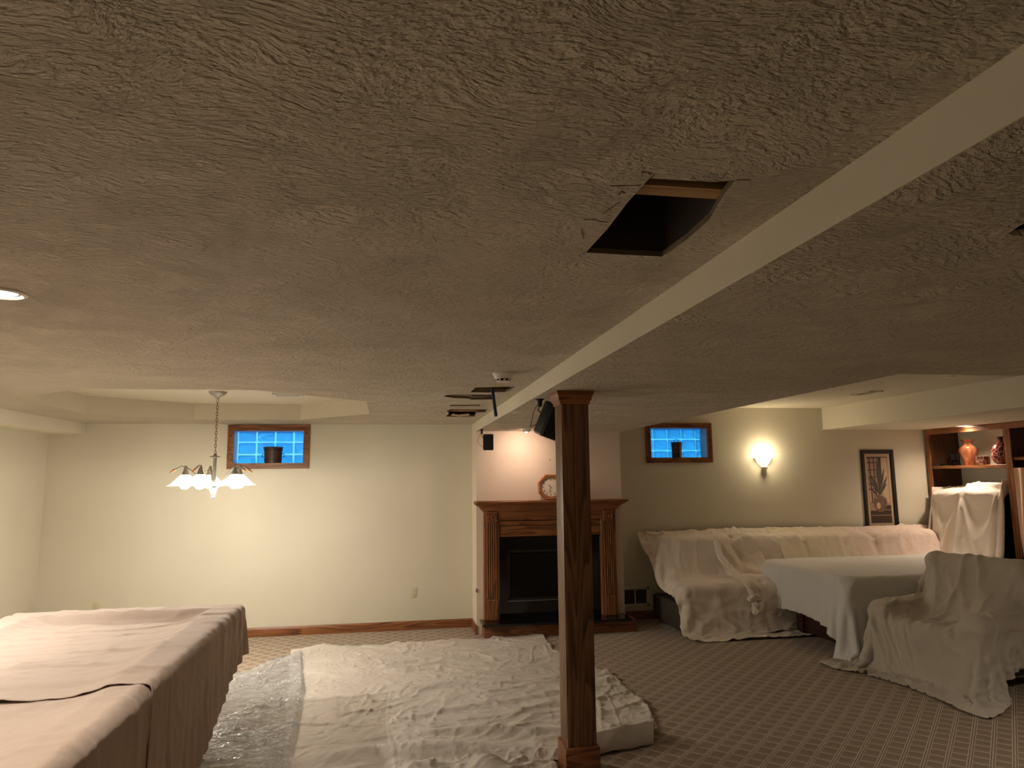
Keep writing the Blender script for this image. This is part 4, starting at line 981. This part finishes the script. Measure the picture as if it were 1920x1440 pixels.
def vnoise(X, Y, seed, n=64):
    rng = np.random.RandomState(seed); G = rng.rand(n, n); xi = np.floor(X).astype(int); yi = np.floor(Y).astype(int); fx = X-xi; fy = Y-yi
    fx = fx*fx*(3-2*fx); fy = fy*fy*(3-2*fy); g = lambda a, b: G[a % n, b % n]
    return g(xi, yi)*(1-fx)*(1-fy)+g(xi+1, yi)*fx*(1-fy)+g(xi, yi+1)*(1-fx)*fy+g(xi+1, yi+1)*fx*fy
def rot(X, Y, a): return X*math.cos(a)+Y*math.sin(a), -X*math.sin(a)+Y*math.cos(a)
def crumple(X, Y, s=1.0):
    """creases: thin ridges where warped noise crosses its middle"""
    wx = X+0.25*vnoise(X*2, Y*2, 5); wy = Y+0.25*vnoise(X*2, Y*2, 6); Z = np.zeros_like(X)
    for k, (a, fx, fy, h) in enumerate(((0.12, 1.6, 6.5, .016), (-0.25, 2.2, 8.0, .012), (0.5, 3.0, 7.0, .010), (1.3, 3.5, 8.0, .007), (0.0, 5, 14, .005), (0.9, 9, 12, .004))):
        u_, v_ = rot(wx, wy, a); n_ = vnoise(u_*fx*s+31*k, v_*fy*s+17*k, 11+k)
        Z += h*np.maximum(0, 1-np.abs(n_-0.5)*7)**1.5*vnoise(u_*1.7+5, v_*2.1+k, 40+k)*1.6
    return Z
def bx_solid(x0, x1, y0, y1, z0, z1, r=0.03): return Box(((x0+x1)/2, (y0+y1)/2, (z0+z1)/2), ((x1-x0)/2, (y1-y0)/2, (z1-z0)/2), None, r)

# ---- pool table
PX0, PX1, PY0, PY1, PZ = -2.53, -1.06, 2.20, 5.42, 0.845
t = thing('pool_table', 'pool table hidden under tan canvas, oak legs beneath the cloth', 'pool table', ((PX0+PX1)/2, (PY0+PY1)/2, 0))
ox, oy = t.location.x, t.location.y
bm = new(); bevbox(bm, PX0+0.19-ox, PY0+0.19-oy, 0.72, PX1-0.19-ox, PY1-0.19-oy, PZ-0.07, 0.004); obj('playing_bed', bm, 'felt', t)
bm = new(); bevbox(bm, PX0+0.06-ox, PY0+0.06-oy, 0.55, PX1-0.06-ox, PY1-0.06-oy, 0.715, 0.02); obj('apron', bm, 'oakY', t)
for (a, b, c, d) in ((PX0+0.012, PY0+0.012, PX0+0.16, PY1-0.012), (PX1-0.16, PY0+0.012, PX1-0.012, PY1-0.012), (PX0+0.162, PY0+0.012, PX1-0.162, PY0+0.16), (PX0+0.162, PY1-0.16, PX1-0.162, PY1-0.012)):
    bm = new(); bevbox(bm, a-ox, b-oy, PZ-0.115, c-ox, d-oy, PZ-0.014, 0.02, 3); obj('rail', bm, 'oakY', t)
for sx in (-1, 1):
    for sy in (-1, 1):
        bm = new(); lathe(bm, [(0.05, 0), (0.06, 0.03), (0.055, 0.1), (0.085, 0.3), (0.09, 0.45), (0.07, 0.545), (0, 0.545)], 20, (sx*0.5, sy*1.1, 0)); obj('leg', bm, 'oakZ', t)
pool = [bx_solid(PX0, PX0+0.19, PY0, PY1, 0.6, PZ, 0.02), bx_solid(PX1-0.19, PX1, PY0, PY1, 0.6, PZ, 0.02), bx_solid(PX0, PX1, PY0, PY0+0.19, 0.6, PZ, 0.02), bx_solid(PX0, PX1, PY1-0.19, PY1, 0.6, PZ, 0.02), bx_solid(PX0+0.1, PX1-0.1, PY0+0.1, PY1-0.1, 0.6, PZ-0.055, 0.01)]
def rq(cx, cy, w_, d, a): 
    c, s = math.cos(a), math.sin(a); return [(cx+x*c-y*s, cy+x*s+y*c) for x, y in ((-w_/2, -d/2), (w_/2, -d/2), (w_/2, d/2), (-w_/2, d/2))]
Pn = drape([(-3.2, 1.30), (-0.42, 1.30), (-0.30, 4.10), (-3.1, 4.10)], 92, 90, PZ+0.03, pool, steps=90, iters=12, off=0.006, seed=3)
Pn = wrinkle(Pn, 2.8, 2.7, 0.6, 1, 0.8); grid_mesh('canvas_drop_cloth', Pn, 'canvas_tan', None, 0.003, 0)
tag(bpy.data.objects['canvas_drop_cloth'], 'tan canvas drop cloth over the near end of the pool table, tucked under the other', 'drop cloth')
Pf = drape([(-3.10, 3.60), (-0.38, 3.34), (-0.86, 5.47), (-2.95, 5.50)], 112, 96, PZ+0.045, pool, steps=120, iters=14, off=0.018, seed=4, gather=(1.02, 1.005))
o = grid_mesh('canvas_drop_cloth', wrinkle(Pf, 2.5, 2.4, 0.65, 2, 0.8), 'canvas_tan', None, 0.003, 0)
tag(o, 'tan canvas drop cloth over the far end of the pool table, overlapping another', 'drop cloth')

# ---- sofa along the back wall
SX0, SX1 = 3.16, 7.02
t = thing('sectional_sofa', 'long dark upholstered sofa along the wall, mostly hidden by white sheets', 'sofa', ((SX0+SX1)/2, 7.95, 0)); ox, oy = t.location.x, t.location.y
bm = new(); bevbox(bm, SX0-ox, 7.56-oy, 0.03, SX1-ox, 8.42-oy, 0.32, 0.03, 3); obj('base', bm, 'sofa', t)
nC = 4; cw = (SX1-SX0)/nC
sofa = [bx_solid(SX0, SX1, 7.56, 8.42, 0.03, 0.40, 0.04)]
for k in range(nC):
    a, b = SX0+k*cw+0.015, SX0+(k+1)*cw-0.015
    mt = Matrix.Translation(((a+b)/2, 7.78, 0.43)) @ Matrix.Rotation(0.10, 4, 'X')
    bm = new(); bevbox(bm, -(b-a)/2, -0.255, -0.085, (b-a)/2, 0.255, 0.085, 0.05, 4, Matrix.Translation((-ox, -oy, 0)) @ mt); obj('seat_cushion', bm, 'sofa', t)
    sofa.append(Box(((a+b)/2, 7.78, 0.43), ((b-a)/2, 0.27, 0.10), rmat(0.10), 0.06))
    mt = Matrix.Translation(((a+b)/2, 8.22, 0.71)) @ Matrix.Rotation(-0.30, 4, 'X')
    bm = new(); bevbox(bm, -(b-a)/2, -0.105, -0.30, (b-a)/2, 0.10, 0.26, 0.08, 4, Matrix.Translation((-ox, -oy, 0)) @ mt); obj('back_cushion', bm, 'sofa', t)
    sofa.append(Box(((a+b)/2, 8.22, 0.70), ((b-a)/2, 0.125, 0.29), rmat(-0.30), 0.09))
def lim_wall(fl): np.minimum(fl[:, 1], YB-0.012, out=fl[:, 1])
def back_pins(u, v): return (v > 0.985)
def sofa_sheet(name, x0, x1, y0, mat_, label, seed, off, xl=None, y0b=None, gather=(1.03, 1.0), nu=None, pinv=back_pins):
    x0f, x1f = xl or (x0, x1)
    quad = [(x0f, y0), (x1f, y0b if y0b else y0), (x1, 8.44), (x0, 8.44)]
    nu = nu or int((x1-x0)/0.026); nv = int((8.44-y0)/0.026)
    zf = lambda X, Y: np.interp(Y, [7.50, 7.98, 8.14, 8.5], [0.60, 0.64, 1.05, 1.05])+off
    P = drape(quad, nu, nv, 1.02, sofa, steps=110, iters=12, off=off, seed=seed, gather=gather, pins=pinv, mu=0.7, limits=lim_wall, zfun=zf)
    return tag(grid_mesh(name, wrinkle(P, x1-x0, 1.7, 1.3, seed), mat_, None, 0.003, 0), label, 'sheet')
sofa_sheet('dust_sheet', 5.55, 7.08, 7.00, 'sheet_pink', 'pinkish dust sheet on the sofa end below the framed picture', 14, 0.007)
sofa_sheet('dust_sheet', 4.72, 5.75, 6.95, 'sheet_cream', 'cream dust sheet on the sofa between the knotted sheet and the pinkish one', 13, 0.014)
sofa_sheet('dust_sheet', 3.00, 4.40, 6.88, 'sheet_white', 'white dust sheet on the sofa end beside the fireplace, hem trailing to the carpet', 11, 0.007, xl=(3.22, 4.62), gather=(1.05, 1.03))
sheetB = sofa_sheet('dust_sheet', 3.90, 4.95, 7.00, 'sheet_white', 'white dust sheet with a rolled edge knotted at its end, hanging over the sofa', 12, 0.022, xl=(4.02, 4.95), gather=(1.08, 1.04))
def roll_along(pts, r, name, parent, m, twist=5, seed=0):
    """bunched cloth roll following points, with rope-like folds"""
    bm = new(); rr = random.Random(seed); pts = [Vector(p) for p in pts]
    # resample
    out = []
    for a, b in zip(pts, pts[1:]):
        for i in range(10): out.append(a.lerp(b, i/10))
    out.append(pts[-1])
    for _ in range(3): out = [out[0]]+[(out[i-1]+out[i]*2+out[i+1])/4 for i in range(1, len(out)-1)]+[out[-1]]
    n = 22; rings = []; L_ = len(out)
    for i, p in enumerate(out):
        d = (out[min(i+1, L_-1)]-out[max(i-1, 0)]).normalized(); x, y = frame_of(d); ring = []
        e = min(1, (i+1)/4, (L_-i)/4); rad = (r(i/(L_-1)) if callable(r) else r)*(0.45+0.55*e)
        for k in range(n):
            a = 2*PI*k/n; f = 1+0.22*math.sin(3*a+twist*i/L_*3+0.7)+0.12*math.sin(7*a-twist*i/L_*4)
            ring.append(bm.verts.new(p+(x*math.cos(a)+y*math.sin(a))*rad*f))
        rings.append(ring)
    for a, b in zip(rings, rings[1:]):
        for k in range(n): bm.faces.new((a[k], a[(k+1) % n], b[(k+1) % n], b[k]))
    bm.faces.new(rings[0][::-1]); bm.faces.new(rings[-1])
    return obj(name, bm, m, parent, 1.2)
RP = [at(1334, 1003, 1, 8.30), at(1344, 1022, 1, 8.11), at(1352, 1046, 1, 8.01), at(1372, 1070, 1, 7.85), at(1392, 1084, 1, 7.66), at(1403, 1100, 1, 7.46), at(1412, 1118, 1, 7.42)]
roll_along(RP, lambda s: 0.036-0.010*s, 'rolled_edge', sheetB, 'sheet_white', 6)
K = at(1413, 1121, 1, 7.41)
roll_along([K+Vector((-0.07, -0.01, -0.03)), K+Vector((-0.02, -0.03, 0.012)), K+Vector((0.03, -0.02, 0.0)), K+Vector((0.055, 0.0, -0.04))], 0.034, 'knot', sheetB, 'sheet_white', 3)
roll_along([K+Vector((0.0, -0.02, -0.02)), K+Vector((0.01, -0.02, -0.10)), K+Vector((0.02, -0.02, -0.18))], lambda s: 0.030+0.018*s, 'knot_tail', sheetB, 'sheet_white', 4)

# ---- game table
TX0, TX1, TY0, TY1, TZ = 4.30, 6.96, 6.25, 7.82, 0.75
t = thing('game_table', 'large dark wooden table with panel legs under a hanging white cloth', 'table', ((TX0+TX1)/2, (TY0+TY1)/2, 0)); ox, oy = t.location.x, t.location.y
def rrect(x0, x1, y0, y1, r, n=8):
    P = []
    for cx, cy, a in ((x1-r, y0+r, -PI/2), (x1-r, y1-r, 0), (x0+r, y1-r, PI/2), (x0+r, y0+r, PI)):
        for k in range(n+1): P.append((cx+r*math.cos(a+PI/2*k/n), cy+r*math.sin(a+PI/2*k/n)))
    return P
bm = new(); prism(bm, [(x-ox, y-oy) for x, y in rrect(TX0+0.01, TX1-0.01, TY0+0.01, TY1-0.01, 0.12)], TZ-0.06, TZ-0.02); obj('tabletop', bm, 'oak_dark', t, 0.5)
bm = new(); bevbox(bm, TX0+0.16-ox, TY0+0.14-oy, 0.60, TX1-0.16-ox, TY1-0.14-oy, TZ-0.051, 0.004); obj('apron', bm, 'oak_dark', t)
for sx in (0, 1):
    for sy in (0, 1):
        x0 = TX0+0.15 if sx == 0 else TX1-0.25; y0 = TY0+0.08 if sy == 0 else TY1-0.55
        bm = new(); bevbox(bm, x0-ox, y0-oy, 0, x0+0.10-ox, y0+(0.12 if sy == 0 else 0.12)-oy, 0.60, 0.006); obj('leg', bm, 'oak_dark', t)
    x0 = TX0+0.17 if sx == 0 else TX1-0.23
    bm = new(); bevbox(bm, x0-ox, TY0+0.20-oy, 0.04, x0+0.06-ox, TY1-0.56-oy, 0.24, 0.006); obj('stretcher', bm, 'oak_dark', t)
table = [Box(((TX0+TX1)/2, (TY0+TY1)/2, TZ-0.30), ((TX1-TX0)/2, (TY1-TY0)/2, 0.30), None, 0.03)]
def lim_corner(fl):
    # rounded table corner: nothing extra; keep the cloth off the sofa
    np.minimum(fl[:, 1], 8.02, out=fl[:, 1])
def zt(X, Y): return np.full_like(X, TZ+0.02)
Pt = drape([(3.97, 5.70), (7.2, 5.84), (7.16, 8.0), (3.97, 8.10)], 128, 92, TZ+0.02, table, steps=110, iters=12, off=0.006, seed=21, mu=0.3, gather=(1.0, 1.01), limits=lim_corner)
tag(grid_mesh('tablecloth', wrinkle(Pt, 3.3, 2.3, 0.22, 7), 'sheet_cool', None, 0.003, 0), 'white cloth covering the big table, its corner hanging to the carpet', 'cloth')

# ---- armchair
CA = math.radians(195); CXY = (4.88, 5.60)
t = thing('armchair', 'dark armchair in front of the table, hidden by a grey-white sheet', 'armchair', (CXY[0], CXY[1], 0), CA-PI)   # local -X is the front
RZ = rmat(0, 0, CA-PI)
def wpos(x, y, z): v = RZ @ np.array([x, y, z]); return (v[0]+CXY[0], v[1]+CXY[1], v[2])
arm = []
def cpart(name, c, h, ry=0.0, r=0.05, skin='chair'):
    bm = new(); bevbox(bm, -h[0]+.015, -h[1]+.015, -h[2]+.015, h[0]-.015, h[1]-.015, h[2]-.015, r-.01, 4, Matrix.Translation(c) @ Matrix.Rotation(ry, 4, 'Y')); obj(name, bm, skin, t)
    arm.append(Box(wpos(*c), h, RZ @ rmat(0, ry, 0), r))
cpart('base', (0, 0, 0.20), (0.44, 0.44, 0.14), 0, 0.04)
cpart('seat', (-0.06, 0, 0.38), (0.38, 0.30, 0.08), 0, 0.06)
cpart('armrest', (-0.03, 0.42, 0.33), (0.42, 0.11, 0.25), 0, 0.09)
cpart('armrest', (-0.03, -0.42, 0.33), (0.42, 0.11, 0.25), 0, 0.09)
cpart('backrest', (0.36, 0, 0.62), (0.11, 0.46, 0.36), 0.22, 0.09)
c_, s_ = math.cos(CA-PI), math.sin(CA-PI)
def cq(x, y): v = wpos(x, y, 0); return (v[0], v[1])
Pc = drape([cq(-1.04, -0.80), cq(1.02, -0.80), cq(1.02, 0.92), cq(-0.88, 0.80)], 108, 96, 1.03, arm, steps=130, iters=12, off=0.010, seed=31, mu=0.7, gather=(1.05, 1.08), zfun=lambda X, Y: 0.62+0.40*np.clip(((X-CXY[0])*c_+(Y-CXY[1])*s_-0.0)/0.20, 0, 1))
tag(grid_mesh('dust_sheet', wrinkle(Pc, 2.2, 2.1, 1.1, 9), 'sheet_grey', None, 0.003, 0), 'greyish dust sheet thrown over the armchair, pooling on the carpet', 'sheet')

# ---- television in the cabinet, under a thin sheet
t = thing('television', 'bulky black television in the cabinet bay, hidden under a thin white sheet', 'television', (7.40, 7.80, 0.702)); 
bm = new(); bevbox(bm, -0.32, -0.48, 0.0, 0.18, 0.48, 0.80, 0.02, 3); obj('cabinet', bm, 'black', t)
bm = new(); bevbox(bm, -0.327, -0.42, 0.10, -0.319, 0.42, 0.74, 0.002, 1); obj('screen', bm, 'black_glass', t)
bm = new(); bevbox(bm, -0.13, -0.42, 0.802, 0.13, -0.04, 0.895, 0.02, 3); tag(obj('centre_speaker', bm, 'black'), 'black speaker box lying on the television under the sheet', 'speaker')
bpy.data.objects['centre_speaker'].location = (7.30, 7.80, 0.702)
def lim_bay(fl): np.minimum(fl[:, 1], 8.425, out=fl[:, 1]); np.maximum(fl[:, 1], 7.225, out=fl[:, 1])
tv = [bx_solid(7.06, 7.60, 7.30, 8.30, 0.70, 1.52, 0.03), bx_solid(7.15, 7.45, 7.36, 7.78, 1.5, 1.615, 0.03)]
Pv = drape([(5.95, 7.28, 1.64), (5.95, 8.40, 1.56), (7.42, 8.36, 1.56), (7.42, 7.24, 1.66)], 84, 90, 1.6, tv, steps=110, iters=12, off=0.010, seed=41, mu=0.4, gather=(1.45, 1.06), pins=lambda u, v: (v > 0.985) | ((v > 0.80) & ((u < 0.02) | (u > 0.98) | ((u > 0.44) & (u < 0.47)))), limits=lim_bay)
Pv = wrinkle(Pv, 1.1, 1.5, 0.25, 8)
Yv, Zv = Pv[..., 1], Pv[..., 2]; D = np.zeros_like(Yv)
for (ya, yb, zt_, sag, ph) in ((7.80, 8.30, 1.55, 0.30, 0.2), (7.28, 7.80, 1.60, 0.42, 1.1)):      # cloth swagged between its high points
    tt = np.clip((Yv-ya)/(yb-ya), 0, 1); cat = 4*tt*(1-tt); s_v = (zt_-Zv)/(sag*(0.25+cat))
    D += np.where((Yv > ya) & (Yv < yb), 0.022*np.sin(np.clip(s_v, 0, 1.6)*5.2+ph)*np.clip(cat*2.2, 0, 1)*np.clip((1.75-s_v)/0.5, 0, 1)*np.clip(s_v*3, 0, 1), 0)
for yk, sl in ((7.80, 0.0), (7.80, 0.35), (7.80, -0.32), (8.30, -0.10), (7.28, 0.12), (8.24, -0.2)):                 # folds fanning out of the high points
    D += 0.024*np.exp(-((Yv-(yk+sl*(1.58-Zv)))/(0.018+0.035*np.clip(1.58-Zv, 0, 1)))**2)*np.clip((1.56-Zv)*5, 0, 1)
Pv[..., 0] -= D*(Pv[..., 0] < 7.12)
tag(grid_mesh('dust_sheet', Pv, 'sheet_tv', None, 0.002, 0), 'thin white dust sheet swagged over the television in the cabinet bay', 'sheet')
# peach sheet hanging in the next bay: shallow hanging folds
nu, nv = 90, 60; U = np.linspace(0, 1, nu)[:, None]; Vv = np.linspace(0, 1, nv)[None, :]
amp = 0.014+0.016*(1-Vv)
P = np.stack([7.135+amp*np.sin(U*46+1.5*Vv)+0.010*np.sin(U*17+2)+0*Vv, 5.98+(7.085-5.98)*U+0.01*np.sin(Vv*5)+0*U, 0.70+1.10*Vv-0.05*(1-Vv)*np.sin(U*9)+0*U], -1)
tag(grid_mesh('hanging_sheet', P, 'sheet_brown', None, 0.002), 'peach-brown cloth hanging in the cabinet bay at the picture edge', 'sheet')

# ---------------------------------------------------------------- sheets on the floor
nu, nv = 260, 300
U, Vv = np.meshgrid(np.linspace(0, 1, nu), np.linspace(0, 1, nv), indexing='ij')
# plan of the canvas: near edge v=0, far edge v=1
def lerp(a, b, t_): return a+(b-a)*t_
left = np.interp(Vv, [0, 0.1, 0.5, 1], [-0.66, -0.62, -0.80, -1.02]); right = np.interp(Vv, [0, 0.09, 0.22, 0.50, 0.78, 1], [1.70, 1.84, 1.93, 1.92, 1.62, 1.66])
X = left+(right-left)*U
yfar = 7.72+0.17*U+0.02*np.sin(U*14); ynear = np.interp(U, [0, .2, .5, .60, .66, .8, 1], [4.15, 4.15, 4.15, 4.20, 4.46, 4.48, 4.60])
Y = ynear+(yfar-ynear)*Vv
Z = 0.006+crumple(X, Y)*0.95
dist = Y-np.interp(U, [0, .2, .45, .62, .8, 1], [4.62, 4.66, 4.55, 4.44, 4.48, 4.60])
# raised, partly folded-back near edge, and a few deliberate long folds
ridge = 0.075*np.exp(-((dist-0.13)/0.085)**2)*(0.55+0.45*np.sin(X*3.1+0.6))+0.045*np.exp(-((dist-0.40-0.10*np.sin(X*2.3))/0.05)**2)*np.clip(np.sin(X*1.9+0.2), 0, 1)
ridge = np.where(X > 1.25, 0.105*np.exp(-(np.maximum(0, dist-0.10)/0.07)**2)*np.clip((dist)/0.10, 0, 1)**0.6, ridge)
Z += ridge
fold = lambda c0, c1, h, w_: h*np.exp(-((Y-(c0+(X)*c1)-0.03*np.sin(X*4))/w_)**2)
Z += fold(6.05, 0.10, 0.012, 0.020)+fold(5.35, 0.35, 0.020, 0.05)*(X > 0)+fold(6.9, 0.30, 0.012, 0.05)+fold(5.05, 0.06, 0.012, 0.018)*(X < 0.4)
Z += 0.006*np.exp(-((X-0.02-0.04*np.sin(Y*2))/0.008)**2)*(Y < 6.1)
# lifted flap at the far-left corner
Z += 0.04*np.exp(-((Vv-1)/0.02)**2)*np.clip(1-np.abs(U-0.12)/0.11, 0, 1)
# round the post: keep out of its plinth
inside = (np.abs(X-1.1235) < 0.135) & (Y < 4.47)
Y = np.where(inside, 4.47, Y)
tag(grid_mesh('canvas_floor_cloth', np.stack([X, Y, Z], -1), 'canvas_floor', None, 0.003, 0, 0), 'creased natural canvas drop cloth spread on the carpet behind the oak post', 'drop cloth')
# bunched canvas in front-left of the post
nu, nv = 120, 70; U, Vv = np.meshgrid(np.linspace(0, 1, nu), np.linspace(0, 1, nv), indexing='ij')
X = 0.05+U*0.94; Y = 4.02+Vv*0.62-0.10*U; Z = 0.006+crumple(X*1.2, Y*1.2, 1.0)*1.5+0.11*np.exp(-((Vv-0.55-0.12*np.sin(U*5))/0.20)**2)*(0.45+0.55*np.sin(U*7+0.8)**2)*np.sin(np.clip(U*1.15, 0, 1)*PI*0.98)**0.5
Z *= np.clip(np.minimum(Vv, 1-Vv)*9, 0, 1)*0.9+0.1
tag(grid_mesh('bunched_canvas', np.stack([X, Y, Z], -1), 'canvas_floor', None, 0.003, 0, 0), 'bunched-up canvas piled against the base of the oak post', 'drop cloth')
# clear plastic
nu, nv = 150, 220; U, Vv = np.meshgrid(np.linspace(0, 1, nu), np.linspace(0, 1, nv), indexing='ij')
lx = np.interp(Vv, [0, .5, .8, 1], [-1.75, -1.62, -1.42, -1.06]); rx = np.interp(Vv, [0, .6, 1], [-0.56, -0.70, -0.90])
X = lx+(rx-lx)*U; Y = 4.2+(7.62-4.2)*Vv-0.35*(1-U)*Vv
wx, wy = rot(X, Y, 0.1)
Z = 0.030+0.014*vnoise(wx*2.5, wy*8, 71)+0.010*vnoise(wx*7, wy*20, 72)+1.2*crumple(X*1.5, Y*1.5)+0.004*vnoise(wx*24, wy*40, 73)
Z = Z*np.clip(np.minimum(np.minimum(U, 1-U)*14, np.minimum(Vv, 1-Vv)*20)+0.45, 0, 1)
tag(grid_mesh('plastic_sheeting', np.stack([X, Y, Z], -1), 'plastic', None, 0, 0, 0), 'shiny clear plastic sheeting on the carpet between pool table and canvas', 'plastic sheet')
